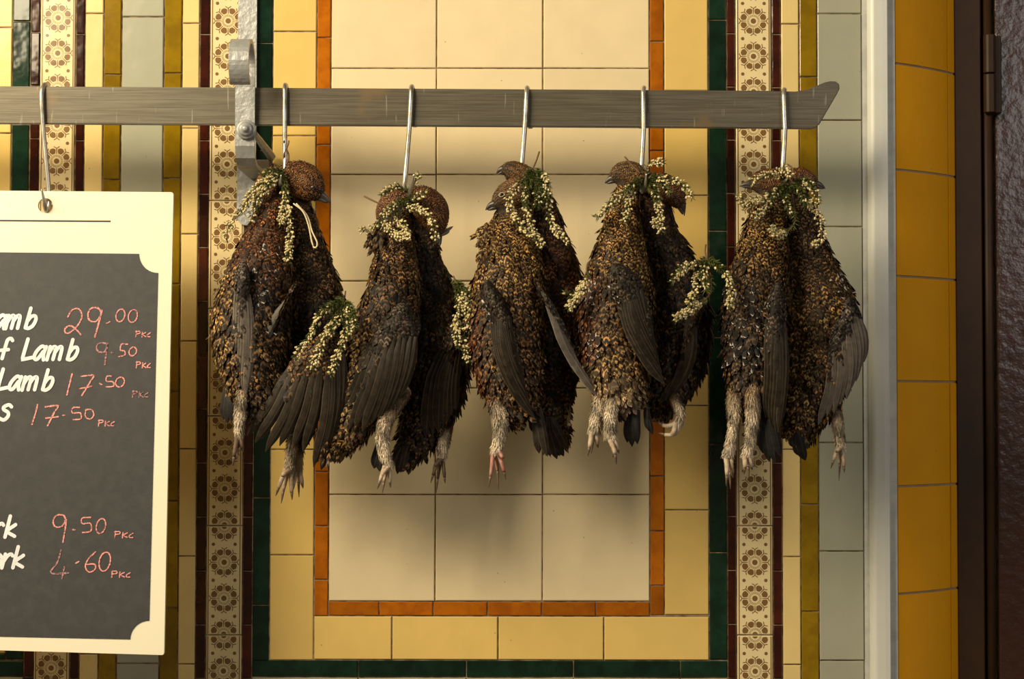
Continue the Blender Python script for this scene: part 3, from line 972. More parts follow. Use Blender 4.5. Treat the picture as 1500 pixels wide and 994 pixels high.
def blade(name, root, tip, width, nrm, bend=0.06, seed=0):
    """one flight feather: long cambered vane with a shaft line"""
    root = np.array(root, float); tip = np.array(tip, float); nrm = np.array(nrm, float)
    d = tip - root; L = np.linalg.norm(d); d /= L
    s = np.cross(d, nrm); s /= np.linalg.norm(s)
    nr = np.cross(s, d)
    R = 12
    V = []
    uv = []
    for i in range(R + 1):
        v = i / R
        h = width * min(1.0, 0.30 + 2.2 * v) * (1 - max(0, (v - 0.72) / 0.28) ** 2.2 * 0.93)
        c = root + d * L * v + s * L * bend * math.sin(math.pi * v) + nr * L * 0.05 * math.sin(math.pi * v)
        for u in (-1, -0.5, 0, 0.5, 1):
            k = 0.62 if u < 0 else 1.0
            V.append(c + s * h * u * k - nr * h * 0.22 * u * u + nr * (0.0006 if u == 0 else 0))
            uv.append((0.5 + u / 2, v))
    F = []
    for i in range(R):
        for j in range(4):
            a = i * 5 + j
            F.append((a, a + 1, a + 6, a + 5))
    me = npmesh(name, np.array(V), np.array(F))
    l = me.uv_layers.new(name='UVMap')
    l.data.foreach_set('uv', np.array(uv, dtype=np.float32)[np.array(F).ravel()].ravel())
    return me

# palettes (light bars, dark ground)
GOLD = ((0.38, 0.22, 0.070), (0.030, 0.014, 0.005))
RUST = ((0.23, 0.092, 0.032), (0.030, 0.011, 0.005))
DARK = ((0.085, 0.044, 0.016), (0.006, 0.004, 0.0025))
UMBER = ((0.23, 0.120, 0.042), (0.014, 0.008, 0.004))
COVERT = ((0.105, 0.078, 0.054), (0.018, 0.012, 0.008))
GREY = ((0.15, 0.120, 0.095), (0.024, 0.018, 0.014))
BUFF = ((0.40, 0.30, 0.19), (0.19, 0.12, 0.065))

def loft(pts, dep_scale=0.85, n=44):
    """pts: (px, py, dep, half width px[, depth factor]) -> arrays in world units"""
    q = [tuple(p) + ((dep_scale,) if len(p) == 4 else ()) for p in pts]
    c = catmull(q, n)
    cen = np.array([tuple(P(a[0], a[1], a[2])) for a in c])
    rx = np.array([max(a[3], 2.0) * MPP(a[2]) for a in c])
    rd = rx * np.array([a[4] for a in c])
    tg = np.gradient(cen, axis=0); tg /= np.linalg.norm(tg, axis=1, keepdims=True)
    fw = np.array([0, -1.0, 0])
    u = np.cross(tg, fw); u /= np.linalg.norm(u, axis=1, keepdims=True)
    u = np.where((np.cross(tg, u) @ fw)[:, None] > 0, u, u)
    w_ = np.cross(u, tg); w_ /= np.linalg.norm(w_, axis=1, keepdims=True)
    w_ = np.where((w_ @ fw)[:, None] < 0, -w_, w_)
    return dict(c=cen, t=tg, u=u, w=w_, rx=rx, rd=rd, n=n)

def loft_geo(L, sides=22, lump=0.02, seed=0, k0=1.0):
    V = []; F = []
    ph = random.uniform(0, 6)
    for i in range(L['n']):
        for j in range(sides):
            a = 2 * math.pi * j / sides
            k = k0 + lump * math.sin(3 * a + i * 0.35 + ph) + lump * 0.6 * math.sin(5 * a - i * 0.6 + ph)
            V.append(L['c'][i] + (L['u'][i] * math.cos(a) * L['rx'][i] + L['w'][i] * math.sin(a) * L['rd'][i]) * k)
    for i in range(L['n'] - 1):
        for j in range(sides):
            k = (j + 1) % sides
            F.append((i * sides + j, i * sides + k, (i + 1) * sides + k, (i + 1) * sides + j))
    a = len(V)
    V.append(L['c'][0] - L['t'][0] * L['rx'][0] * 0.6); V.append(L['c'][-1] + L['t'][-1] * L['rx'][-1] * 0.8)
    for j in range(sides):
        k = (j + 1) % sides
        F.append((k, j, a)); F.append(((L['n'] - 1) * sides + j, (L['n'] - 1) * sides + k, a + 1))
    return V, F

def remesh(geos, voxel):
    V, F = merge(geos)
    me = pymesh('tmp_body', V, F)
    o = bpy.data.objects.new('tmp_body', me)
    COL.objects.link(o)
    md = o.modifiers.new('r', 'REMESH'); md.mode = 'VOXEL'; md.voxel_size = voxel
    sm = o.modifiers.new('s', 'SMOOTH'); sm.iterations = 3; sm.factor = 0.5
    dg = bpy.context.evaluated_depsgraph_get()
    out = bpy.data.meshes.new_from_object(o.evaluated_get(dg))
    bpy.data.objects.remove(o)
    out.polygons.foreach_set('use_smooth', [True] * len(out.polygons))
    return out

def scatter(L, step, t0=0.0, t1=1.0, row=0.75):
    """staggered rows of feather roots over a loft: position, direction, normal, t, side, front"""
    seg = np.linalg.norm(np.diff(L['c'], axis=0), axis=1)
    cum = np.concatenate([[0], np.cumsum(seg)]); tot = cum[-1]
    out = []
    for k, s in enumerate(np.arange(t0 * tot, t1 * tot, step * row)):
        i = np.interp(s, cum, np.arange(L['n']))
        i0 = int(min(i, L['n'] - 2)); fr_ = i - i0
        g = lambda nm: L[nm][i0] * (1 - fr_) + L[nm][i0 + 1] * fr_
        rx, rd = g('rx'), g('rd')
        per = math.pi * (3 * (rx + rd) - math.sqrt((3 * rx + rd) * (rx + 3 * rd)))
        m_ = max(6, int(per / step))
        a = (np.arange(m_) + 0.5 * (k % 2) + RNG.uniform(-.3, .3, m_)) * 2 * math.pi / m_
        ca, sa = np.cos(a)[:, None], np.sin(a)[:, None]
        pos = g('c') + g('u') * ca * rx + g('w') * sa * rd + g('t') * RNG.uniform(-.4, .4, (m_, 1)) * step
        nrm = g('u') * ca / rx + g('w') * sa / rd
        nrm /= np.linalg.norm(nrm, axis=1, keepdims=True)
        d = np.repeat(g('t')[None], m_, 0)
        out.append(np.hstack([pos, d, nrm, np.full((m_, 1), s / tot), ca * np.sign(g('u')[0] + 1e-9), sa]))
    A = np.vstack(out)
    return A[:, :3], A[:, 3:6], A[:, 6:9], A[:, 9], A[:, 10], A[:, 11]

def inside(L, pos, k=0.9):
    """which points lie inside a loft"""
    res = np.zeros(len(pos), bool)
    for i in range(0, L['n'], 2):
        d = pos - L['c'][i]
        x = (d @ L['u'][i]) / (L['rx'][i] * k); y = (d @ L['w'][i]) / (L['rd'][i] * k); z = (d @ L['t'][i]) / (L['rx'][i] * 0.5 + 0.004)
        res |= (x * x + y * y < 1) & (np.abs(z) < 1)
    return res

def colours(t, side, stops, flank=None, white=None, jit=0.45, dark_p=0.15, pos=None):
    n = len(t)
    ts = [s[0] for s in stops]
    Lc = np.stack([np.interp(t, ts, [s[1][0][k] for s in stops]) for k in range(3)], 1)
    Bc = np.stack([np.interp(t, ts, [s[1][1][k] for s in stops]) for k in range(3)], 1)
    if flank:
        sg, pal, ta, tb, edge = flank
        f = np.clip((side * sg - edge) / 0.3, 0, 1) * ((t > ta) & (t < tb))
        Lc = Lc * (1 - f[:, None]) + np.array(pal[0]) * f[:, None]
        Bc = Bc * (1 - f[:, None]) + np.array(pal[1]) * f[:, None]
    k = RNG.uniform(1 - jit, 1 + jit, (n, 1))
    Lc = Lc * k * RNG.uniform(0.9, 1.1, (n, 3)); Bc = Bc * RNG.uniform(0.7, 1.3, (n, 1))
    if pos is not None:
        a, b_, c = RNG.uniform(0, 6, 3)
        m_ = (np.sin(pos[:, 0] * 170 + a + 2 * np.sin(pos[:, 2] * 90 + c)) + np.sin(pos[:, 2] * 150 + b_ + 2 * np.sin(pos[:, 0] * 110)) + np.sin((pos[:, 0] + pos[:, 2]) * 260 + c)) / 3
        m_ = np.clip(0.85 + 0.75 * m_, 0.18, 1.6)[:, None]
        Lc = Lc * m_; Bc = Bc * np.clip(m_, 0.5, 1.3)
    dk = RNG.uniform(0, 1, n) < dark_p
    Lc[dk] *= 0.35
    freq = RNG.uniform(1.6, 3.0, n); fringe = RNG.uniform(0.0, 0.9, n)
    if white:
        ta, tb, sa_, sb_, p = white
        wh = (t > ta) & (t < tb) & (side > sa_) & (side < sb_) & (RNG.uniform(0, 1, n) < p)
        Lc[wh] = np.array([0.62, 0.56, 0.50]) * RNG.uniform(0.6, 1.0, (wh.sum(), 1))
        freq[wh] = 0.55; fringe[wh] = 1.0
    return np.hstack([Lc, freq[:, None]]), np.hstack([Bc, fringe[:, None]])

GROUP_B = None
def bird(label, body, head, beak, stops, flank=None, white=None, eye=None, wings=(), legs=(), tails=(), step=0.0047, fl=0.0165, dark_p=0.15, dep=0.19, headpal=((0.36, 0.16, 0.055), (0.030, 0.012, 0.006)), ruff=()):
    """body/head: lists of (px, py, half width); beak: base, tip, half width"""
    dl = -0.028 if dep < 0.18 else 0.0   # the second bird of a pair hangs behind the first
    dep += dl
    base = P(body[-1][0], body[-1][1], dep)
    root = empty('grouse', base, label, 'bird', 'dead grouse hung in pairs on the rail')
    nb = len(body)
    dd = lambda i: dep if i > 2 else 0.166 + (dep - 0.166) * i / 3.0
    LB = loft([(b_[0], b_[1], dd(i), b_[2]) for i, b_ in enumerate(body)], 0.80)
    hd = head[0][3] if len(head[0]) > 3 else 0.172
    LH = loft([(h[0], h[1], h[3] if len(h) > 3 else hd, h[2]) for h in head], 0.78, 24)
    me = remesh([loft_geo(LB, 22, 0.015, 0, 0.93), loft_geo(LH, 18, 0.01, 0, 0.90)], 0.0038)
    bo = put('body', me, M['skin'], root)
    # plumage
    pos, d, nr, t, sd, ft = scatter(LB, step)
    keep = ~inside(LH, pos, 0.8)
    pos, d, nr, t, sd, ft = [x[keep] for x in (pos, d, nr, t, sd, ft)]
    n = len(pos)
    d = d + nr * RNG.normal(0.12, 0.14, (n, 1)) + np.cross(nr, d) * RNG.normal(0, 0.34, (n, 1))
    sz = np.interp(t, [0, 0.25, 0.6, 1.0], [0.62, 0.85, 1.05, 1.0]) * RNG.uniform(0.6, 1.35, n)
    lc, bc = colours(t, sd, stops, flank, white, dark_p=dark_p, pos=pos)
    me = feather_cloud('plumage', pos - nr * 0.001, d, nr, fl * sz, 0.0033 * sz, lc, bc, 0.20 + RNG.normal(0, .08, n), 0.16)
    po = put('plumage', me, M['plumage'], root); po['kind'] = 'stuff'
    # head feathers are short and lie flat; they run from the beak back to the nape
    pos, d, nr, t, sd, ft = scatter(LH, 0.0028)
    keep = ~inside(LB, pos, 0.85)
    pos, d, nr, t, sd, ft = [x[keep] for x in (pos, d, nr, t, sd, ft)]
    n = len(pos)
    d = -d + np.cross(nr, d) * RNG.normal(0, 0.25, (n, 1))
    sz = np.interp(t, [0, 0.5, 1.0], [1.0, 0.8, 0.45]) * RNG.uniform(0.8, 1.2, n)
    lc, bc = colours(t, sd, [(0, headpal), (1, headpal)], None, None, dark_p=0.25)
    me = feather_cloud('head_plumage', pos - nr * 0.0006, d, nr, 0.0080 * sz, 0.0019 * sz, lc, bc, 0.16, 0.10)
    po = put('head_plumage', me, M['plumage'], bo); po['kind'] = 'stuff'
    # loose ruffled tufts standing off the outline
    for (x0, y0, x1, y1, k) in ruff:
        a0 = np.array(P(x0, y0, dep)); a1 = np.array(P(x1, y1, dep))
        pos = a0 + RNG.normal(0, 0.006, (k, 3)) * np.array([1, 1.6, 1]); dv = (a1 - a0) / np.linalg.norm(a1 - a0)
        d = dv + RNG.normal(0, 0.35, (k, 3)); nr = np.tile(np.array([0, -1.0, 0.2]), (k, 1))
        lc, bc = colours(np.full(k, .3), np.zeros(k), stops)
        po = put('ruffled_tuft', feather_cloud('ruffled_tuft', pos, d, nr, np.linalg.norm(a1 - a0) * RNG.uniform(.6, 1.1, k), np.full(k, 0.0028), lc, bc), M['plumage'], root)
        po['kind'] = 'stuff'
    # beak: short hooked upper and lower mandible
    (bx, by), (tx, ty), bw = beak
    hdp = head[-1][3] if len(head[-1]) > 3 else hd
    A = P(bx, by, hdp); B = P(tx, ty, hdp)
    ax = (B - A).normalized(); dn = Vector((0, 0, -1)); dn = (dn - ax * dn.dot(ax)).normalized()
    ln = (B - A).length; r0 = bw * MPP(hdp)
    up = [A - ax * 0.004 - dn * r0 * 0.2, A + ax * ln * .3 - dn * r0 * .35, A + ax * ln * .7 - dn * r0 * .15, B + dn * r0 * .1]
    lo = [A - ax * 0.004 + dn * r0 * 0.45, A + ax * ln * .4 + dn * r0 * .40, A + ax * ln * .8 + dn * r0 * .30]
    V, F = merge([tube_geo(catmull(up, 8), [r0, r0 * .98, r0 * .9, r0 * .8, r0 * .66, r0 * .5, r0 * .32, r0 * .08], 10), tube_geo(catmull(lo, 6), [r0 * .7, r0 * .65, r0 * .55, r0 * .42, r0 * .28, r0 * .1], 8)])
    put('beak', pymesh('beak', V, F, True), M['beak'], root)
    if eye:
        ex, ey, er = eye[:3]
        i = int(np.argmin(np.linalg.norm(LH['c'] - np.array(P(ex, ey, hd)), axis=1)))
        dpt = hd + LH['rd'][i] * 1.02
        c = P(ex, ey, dpt); rr = er * MPP(dpt)
        bm = bmesh.new(); bmesh.ops.create_uvsphere(bm, u_segments=12, v_segments=8, radius=rr)
        bmesh.ops.scale(bm, vec=(1.15, 0.6, 0.8), verts=bm.verts); bmesh.ops.translate(bm, vec=c, verts=bm.verts)
        me = bpy.data.meshes.new('eye'); bm.to_mesh(me); bm.free()
        eo = put('eye', me, M['eye'], root)
        if len(eye) > 3: rr *= 0.7
        ring = [c + Vector((rr * 1.5 * math.cos(a), -0.0004, rr * 1.1 * math.sin(a) + 0.25 * rr * math.cos(a))) for a in np.linspace(0.2, 2 * math.pi + 0.2, 20)]
        V, F = tube_geo(ring, rr * 0.26, 6)
        put('eyelid', pymesh('eyelid', V, F, True), M['eyelid' if len(eye) == 3 else 'beak'], eo)
    # wings
    for wg in wings:
        if not wg.get('fix'): wg['dep'] += dl
        wing(root, wg, dep)
    for lg in legs:
        if 'dep' in lg: lg['dep'] += dl
        leg(root, lg, dep)
    for tl in tails:
        (x0, y0), tips, wpx, mk, dp = tl[:5]
        nm = tl[5] if len(tl) > 5 else 'tail_feather'
        dp += dl
        for k, (x1, y1) in enumerate(tips):
            dz = dp + 0.0012 * k
            o_ = put(nm, blade(nm, P(x0 + (k - len(tips) / 2) * 2.5, y0, dz), P(x1, y1, dz), wpx * MPP(dz), (0.12 * (k - 1), -1, 0.05), 0.01), M[mk], root)
    return root

def wing(root, wg, bdep):
    """wg: roots, tips (px polylines), n feathers, half width px, depth, material, covert palette"""
    dep = wg['dep']
    n = wg['n']
    Rl = catmull(wg['roots'], 41) if len(wg['roots']) > 2 else catmull(wg['roots'], 41)
    Tl = catmull(wg['tips'], 41)
    def at(s, k, lift=0.0):
        i = int(round(s * 40))
        a = Rl[i] * (1 - k) + Tl[i] * k
        bulge = 0.010 * math.sin(math.pi * min(max(s, 0), 1)) * (1 - k)
        return np.array(P(a[0], a[1], dep + bulge + lift - wg.get('slope', 0.02) * k))
    # arm pad that carries the coverts, rounded at the shoulder
    S, K = 11, 13
    kk = wg.get('pad', 0.52)
    def surf(s, q, back=False):
        s = min(max(s, 0.0), 1.0)
        e = (2 * s - 1) ** 2
        k = -0.05 + 0.10 * e * (1 - q) + (kk + 0.05) * q
        th = 0.008 * math.sqrt(max(0, math.sin(math.pi * (0.03 + 0.94 * s)))) * min(1.0, math.sqrt(max(q, 0.0)) * 1.8) * (1 - 0.6 * q)
        return at(s, k, -0.004 - th * 0.5 if back else th)
    V = []; F = []
    for side in (0, 1):
        for i in range(S):
            for j in range(K):
                V.append(surf(i / (S - 1), j / (K - 1), side == 1))
    for i in range(S - 1):
        for j in range(K - 1):
            a = i * K + j
            F.append((a, a + 1, a + K + 1, a + K)); b_ = a + S * K
            F.append((b_ + K, b_ + K + 1, b_ + 1, b_))
    rim = [i * K for i in range(S)] + [(S - 1) * K + j for j in range(1, K)] + [i * K + K - 1 for i in range(S - 2, -1, -1)] + [j for j in range(K - 2, 0, -1)]
    for a, b_ in zip(rim, rim[1:] + rim[:1]): F.append((b_, a, a + S * K, b_ + S * K))
    wo = put('wing', pymesh('wing', V, F, True), M['skin'], root)
    for k in range(n):
        s = k / (n - 1)
        a = at(s, kk * 0.45, 0.002 + 0.0011 * k); b_ = at(s, 1.0 - 0.03 * (k % 2), 0.001 + 0.0011 * k)
        put('flight_feather', blade('flight_feather', a, b_, wg['w'] * MPP(dep), (wg.get('twist', 0.25), -1, 0.1), wg.get('bend', 0.04)), M[wg['mat']], wo)
    # coverts in rows over the pad
    pos = []; d = []; nr = []; tt = []; ss = []
    nrow = wg.get('rows', 19)
    span = np.linalg.norm(at(0.0, 0.2) - at(1.0, 0.2))
    m_ = max(4, int(span / 0.0042) + 2)
    for j in range(nrow):
        q = j / (nrow - 1) * 0.97
        for i in range(m_):
            s = min(max((i + 0.5 * (j % 2) + RNG.uniform(-.3, .3)) / (m_ - 0.5), 0), 1)
            p = surf(s, q)
            dv = surf(s, q + 0.06) - p
            su = surf(min(s + 0.06, 1), q) - surf(max(s - 0.06, 0), q)
            nv = np.cross(dv, su); nv /= np.linalg.norm(nv) + 1e-12
            if nv[1] > 0: nv = -nv
            dv /= np.linalg.norm(dv)
            p = p + np.array([0, -1.0, 0]) * (0.0008 + 0.0018 * n * s * max(0, q - 0.30) * max(0, 1.25 - q))
            pos.append(p); d.append(dv + nv * 0.08 + RNG.normal(0, 0.09, 3)); nr.append(nv); tt.append(q); ss.append(s)
    pos, d, nr, tt = map(np.array, (pos, d, nr, tt)); n_ = len(pos)
    pal = wg.get('pal', UMBER); pal2 = wg.get('pal2', GREY)
    lc, bc = colours(tt, 2 * np.array(ss) - 1, [(0, pal), (0.5, pal), (1, pal2)], None, wg.get('white'), dark_p=0.2, pos=pos)
    sz = np.interp(tt, [0, 1], [0.8, 1.6]) * RNG.uniform(0.85, 1.15, n_)
    me = feather_cloud('coverts', pos, d, nr, 0.015 * sz, 0.0036 * sz, lc, bc, 0.12, 0.08)
    co = put('coverts', me, M['plumage'], wo); co['kind'] = 'stuff'

def leg(root, lg, bdep):
    dep = lg.get('dep', bdep)
    pts = lg['pts']
    L = loft([(p[0], p[1], dep - (0.034 if i == 0 else 0.0), p[2] * 0.86) for i, p in enumerate(pts)], 0.9, 26)
    V, F = loft_geo(L, 12, 0.05)
    lo = put('leg', pymesh('leg', V, F, True), M['leg_skin'], root)
    pos, d, nr, t, sd, ft = scatter(L, 0.0016, 0.0, 0.98)
    n = len(pos)
    d = d + nr * RNG.normal(0.20, 0.15, (n, 1)) + np.cross(nr, d) * RNG.normal(0, 0.2, (n, 1))
    hi = lg.get('top', BUFF); lw = lg.get('low', ((0.62, 0.53, 0.40), (0.50, 0.41, 0.30)))
    lc, bc = colours(t, sd, [(0, hi), (0.35, hi), (0.65, lw), (1, lw)], dark_p=0.05, jit=0.2, pos=pos)
    me = feather_cloud('leg_plumage', pos - nr * 0.001, d, nr, RNG.uniform(0.005, 0.010, n), RNG.uniform(0.0004, 0.0009, n), lc, bc, 0.2, 0.15)
    fo = put('leg_plumage', me, M['fluff'], lo); fo['kind'] = 'stuff'
    ex, ey = pts[-1][0], pts[-1][1]
    pr = pts[-1][2]
    nt_ = len(lg['toes'])
    for k, toe in enumerate(lg['toes']):
        tx, ty = toe[0], toe[1]
        td = toe[2] if len(toe) > 2 else 0.010 * (1 - 2 * ((k * 2) % 3) / 2.0)
        A = P(ex + (tx - ex) * 0.02 + (k - (nt_ - 1) / 2) * pr * 0.35, ey - 2, dep)
        kn = toe[3] if len(toe) > 3 else (ex + (tx - ex) * 0.55 + (tx - ex) * 0.12, ey + (ty - ey) * 0.5)
        Mi = P(kn[0], kn[1], dep + td * 0.9 + 0.004)
        B = P(tx, ty, dep + td * 0.6)
        p = catmull([tuple(A), tuple(Mi), tuple(B)], 13)
        sc_ = lg.get('thick', 1.0)
        rad = [0.0036, .0037, .0034, .0035, .0031, .0033, .0030, .0031, .0027, .0024, .0018, .0012, .0004]
        rad = [x * sc_ for x in rad]
        V1, F1 = tube_geo(p[:10], rad[:10], 8); V2, F2 = tube_geo(p[9:], [rad[9] * .9] + rad[10:], 8)
        V, F = merge([(V1, F1), (V2, F2)])
        me = pymesh('toe', V, F, True)
        to = put('toe', me, [M[lg.get('mat', 'toe_pale')], M['claw']], lo)
        mi = [0] * len(F1) + [1] * len(F2)
        me.polygons.foreach_set('material_index', mi)
    if lg.get('mat', 'toe_pale') != 'toe_dark':
        pass

# --- brace beside the bracket
bird('grouse beside the bracket, a pale shank hanging down below its grey folded wing',
     [(412, 262, 12), (404, 295, 21), (393, 340, 32), (383, 390, 46), (374, 440, 53), (369, 490, 54), (370, 540, 43), (376, 580, 26), (382, 606, 12)],
     [(410, 258, 13, .165), (398, 262, 17, .165), (388, 274, 17, .165), (380, 286, 12, .165), (377, 292, 7, .165)], ((376, 294), (370, 306), 5),
     [(0, RUST), (0.3, RUST), (0.5, DARK), (0.8, UMBER), (1, DARK)], flank=(-1, GOLD, 0.4, 0.9, 0.45), white=(0.3, 0.62, -0.25, 0.6, 0.22), dep=0.20,
     wings=[dict(roots=[(346, 388), (367, 392)], tips=[(345, 548), (360, 585)], n=6, w=8.5, dep=.242, mat='quill_grey', pal=GREY, pal2=GREY, pad=.45, bend=-.03),
            dict(roots=[(436, 412), (424, 425)], tips=[(362, 552), (378, 552)], n=4, w=7, dep=.232, mat='quill_grey', pal=DARK, pal2=GREY, pad=.35, bend=.05)],
     legs=[dict(pts=[(362, 545, 11), (354, 580, 9.5), (351, 610, 8), (350, 640, 5.5)], toes=[(341, 682), (347, 672), (356, 662)], mat='toe_dark', dep=.225)],
     tails=[((345, 548), [(327, 615), (333, 620), (340, 618), (346, 612)], 8, 'quill_black', .19)])
bird('grouse with head flopped over and long dark wing feathers fanned out below',
     [(425, 262, 12), (436, 300, 20), (444, 345, 27), (452, 395, 38), (458, 450, 46), (456, 500, 48), (450, 550, 40), (442, 600, 26), (438, 630, 12)],
     [(424, 252, 14), (436, 258, 23), (449, 269, 28), (461, 279, 22), (470, 287, 11)], ((469, 287), (485, 297), 7.5),
     [(0, RUST), (0.25, UMBER), (0.6, DARK), (1, UMBER)], dep=0.165, dark_p=0.3, eye=(459, 274, 3.0, 0),
     wings=[dict(roots=[(445, 505), (478, 492), (508, 492)], tips=[(362, 638), (382, 661), (428, 655), (448, 672), (466, 684), (486, 640)], n=10, w=10, dep=.226, fix=True, mat='quill', pal=UMBER, pal2=DARK, pad=.40, bend=-.05)],
     legs=[dict(pts=[(430, 615, 11), (428, 650, 9), (424, 688, 8)], toes=[(404, 726), (412, 737), (428, 732), (412, 700)], dep=.18),
           dict(pts=[(438, 620, 10), (437, 655, 8.5), (436, 688, 7)], toes=[(428, 722), (438, 728), (444, 715)], dep=.165)])
# --- brace whose hook point shows
bird('dark grouse with a broad folded wing and a strip of golden flank feathers',
     [(590, 300, 12), (583, 335, 24), (580, 375, 32), (577, 420, 38), (568, 465, 46), (558, 510, 50), (543, 560, 45), (520, 612, 30), (494, 655, 13)],
     [(592, 292, 12, .168), (578, 297, 18, .168), (568, 308, 19, .168), (560, 320, 13, .168), (556, 326, 7, .168)], ((556, 327), (547, 338), 6),
     [(0, UMBER), (0.25, UMBER), (0.5, DARK), (0.75, UMBER), (1, GOLD)], flank=(-1, GOLD, 0.45, 1.0, 0.1), dep=0.20, ruff=[(556, 345, 548, 372, 40), (486, 640, 478, 672, 50)],
     wings=[dict(roots=[(556, 470), (586, 452), (618, 466)], tips=[(506, 600), (516, 634), (548, 622), (582, 588)], n=10, w=10.5, dep=.242, mat='quill', pal=COVERT, pal2=DARK, pad=.5, bend=-.04)],
     legs=[dict(pts=[(590, 570, 16), (566, 615, 12), (561, 650, 10), (569, 682, 8)], toes=[(553, 716), (560, 722), (572, 714), (556, 706)], dep=.225, thick=.85)],
     tails=[((506, 620), [(462, 678), (470, 688), (480, 676)], 8, 'quill_black', .205), ((566, 640), [(548, 686), (556, 690)], 9, 'quill_black', .185)])
bird('very dark grouse with its round head turned down and one dark clawed foot hanging free',
     [(612, 300, 12), (617, 345, 21), (621, 385, 28), (629, 430, 40), (634, 480, 48), (638, 530, 49), (634, 580, 42), (616, 630, 28), (594, 672, 13)],
     [(604, 288, 13), (618, 294, 22), (632, 308, 26), (639, 328, 20), (642, 344, 9)], ((642, 345), (645, 360), 6),
     [(0, UMBER), (0.2, DARK), (0.7, DARK), (1, UMBER)], dep=0.165, dark_p=0.4,
     wings=[dict(roots=[(655, 470), (676, 490)], tips=[(624, 640), (642, 634), (668, 600)], n=7, w=10, dep=.208, mat='quill', pal=DARK, pal2=DARK, pad=.5, bend=.05)],
     legs=[dict(pts=[(656, 610, 11), (651, 645, 9), (647, 672, 6)], toes=[(631, 707), (639, 722), (652, 708), (634, 688)], mat='toe_dark', dep=.18, thick=.8)],
     tails=[((600, 640), [(574, 684), (582, 694), (590, 686)], 7, 'quill', .18), ((638, 347), [(664, 331), (659, 338)], 3, 'quill_grey', .20, 'loose_feather')])
# --- middle brace, both heads to the same side
bird('golden brown grouse with an open pale rimmed eye and one reddened foot',
     [(768, 268, 14), (757, 305, 26), (749, 345, 37), (748, 390, 47), (743, 440, 53), (742, 490, 52), (745, 540, 46), (752, 590, 30), (762, 612, 13)],
     [(772, 272, 17, .19), (757, 282, 23, .192), (742, 289, 22, .192), (730, 296, 15, .192), (723, 301, 8, .192)], ((723, 301), (711, 307), 6.5),
     [(0, GOLD), (0.4, GOLD), (0.6, UMBER), (1, UMBER)], flank=(-1, RUST, 0.55, 0.9, 0.5), dep=0.20, eye=(735, 285, 2.6), headpal=((0.30, 0.17, 0.07), (0.05, 0.025, 0.012)), ruff=[(716, 338, 704, 356, 60), (716, 362, 710, 382, 30)],
     wings=[dict(roots=[(699, 428), (716, 418), (738, 432)], tips=[(784, 612), (776, 590), (768, 560)], n=8, w=10, dep=.246, mat='quill', pal=COVERT, pal2=COVERT, pad=.55, bend=.07, white=(0, .95, -1, -.78, .6))],
     legs=[dict(pts=[(722, 550, 22), (730, 595, 15), (733, 630, 11), (727, 664, 9)], toes=[(716, 714), (730, 718), (741, 702), (739, 672)], mat='toe_red', dep=.215, thick=.8)],
     tails=[((788, 590), [(782, 634), (790, 664), (802, 668)], 8, 'quill', .20)])
bird('grouse with a pale grey wing crossing in front and a speckled tail hanging down',
     [(782, 265, 12), (795, 305, 22), (803, 350, 28), (812, 400, 39), (814, 450, 42), (812, 500, 42), (806, 550, 36), (806, 600, 26), (814, 648, 15)],
     [(776, 262, 15), (762, 256, 17), (750, 251, 17), (741, 249, 13), (735, 250, 7)], ((734, 250), (727, 254), 5.5),
     [(0, UMBER), (0.3, RUST), (0.6, DARK), (0.85, UMBER), (1, GOLD)], dep=0.165, dark_p=0.3, headpal=((0.28, 0.15, 0.05), (0.04, 0.02, 0.01)),
     wings=[dict(roots=[(781, 412), (806, 436)], tips=[(880, 584), (860, 560), (842, 520)], n=6, w=8, dep=.232, fix=True, mat='quill_grey', pal=GREY, pal2=GREY, pad=.45, bend=.05)],
     legs=[dict(pts=[(824, 555, 10), (829, 595, 8), (828, 622, 6)], toes=[(838, 622), (834, 630), (826, 628)], dep=.17, thick=.7)],
     tails=[((806, 610), [(806, 668), (816, 672), (826, 668), (833, 658)], 8, 'quill', .185)])
# --- brace with the two white feet side by side
bird('barred golden grouse with a pale hooked beak and two white feathered feet side by side',
     [(930, 255, 14), (916, 290, 20), (912, 330, 29), (908, 375, 41), (905, 420, 51), (903, 470, 53), (903, 520, 48), (906, 560, 38), (920, 592, 20)],
     [(936, 262, 15), (923, 256, 20), (911, 255, 19), (901, 259, 13), (896, 263, 8)], ((896, 263), (886, 268), 6),
     [(0, GOLD), (0.4, GOLD), (0.6, UMBER), (0.8, GOLD), (1, BUFF)], flank=(-1, RUST, 0.45, 0.78, 0.4), white=(0.45, 0.75, -1, -0.5, 0.35), dep=0.20,
     headpal=((0.32, 0.18, 0.07), (0.05, 0.025, 0.012)),
     wings=[dict(roots=[(884, 410), (902, 392), (934, 398)], tips=[(974, 562), (966, 530), (958, 500)], n=8, w=10, dep=.248, mat='quill', pal=COVERT, pal2=COVERT, pad=.55, bend=.05, white=(0, .95, -1, -.80, .6))],
     legs=[dict(pts=[(882, 545, 16), (878, 590, 12), (871, 632, 10)], toes=[(861, 668), (866, 664), (876, 656)], dep=.21),
           dict(pts=[(897, 545, 18), (895, 595, 11), (894, 640, 10)], toes=[(903, 680), (898, 670), (907, 664)], dep=.222)],
     tails=[((932, 580), [(919, 648), (926, 654), (934, 650)], 8, 'quill_black', .20), ((948, 590), [(956, 636), (950, 630)], 6, 'quill_black', .20)])
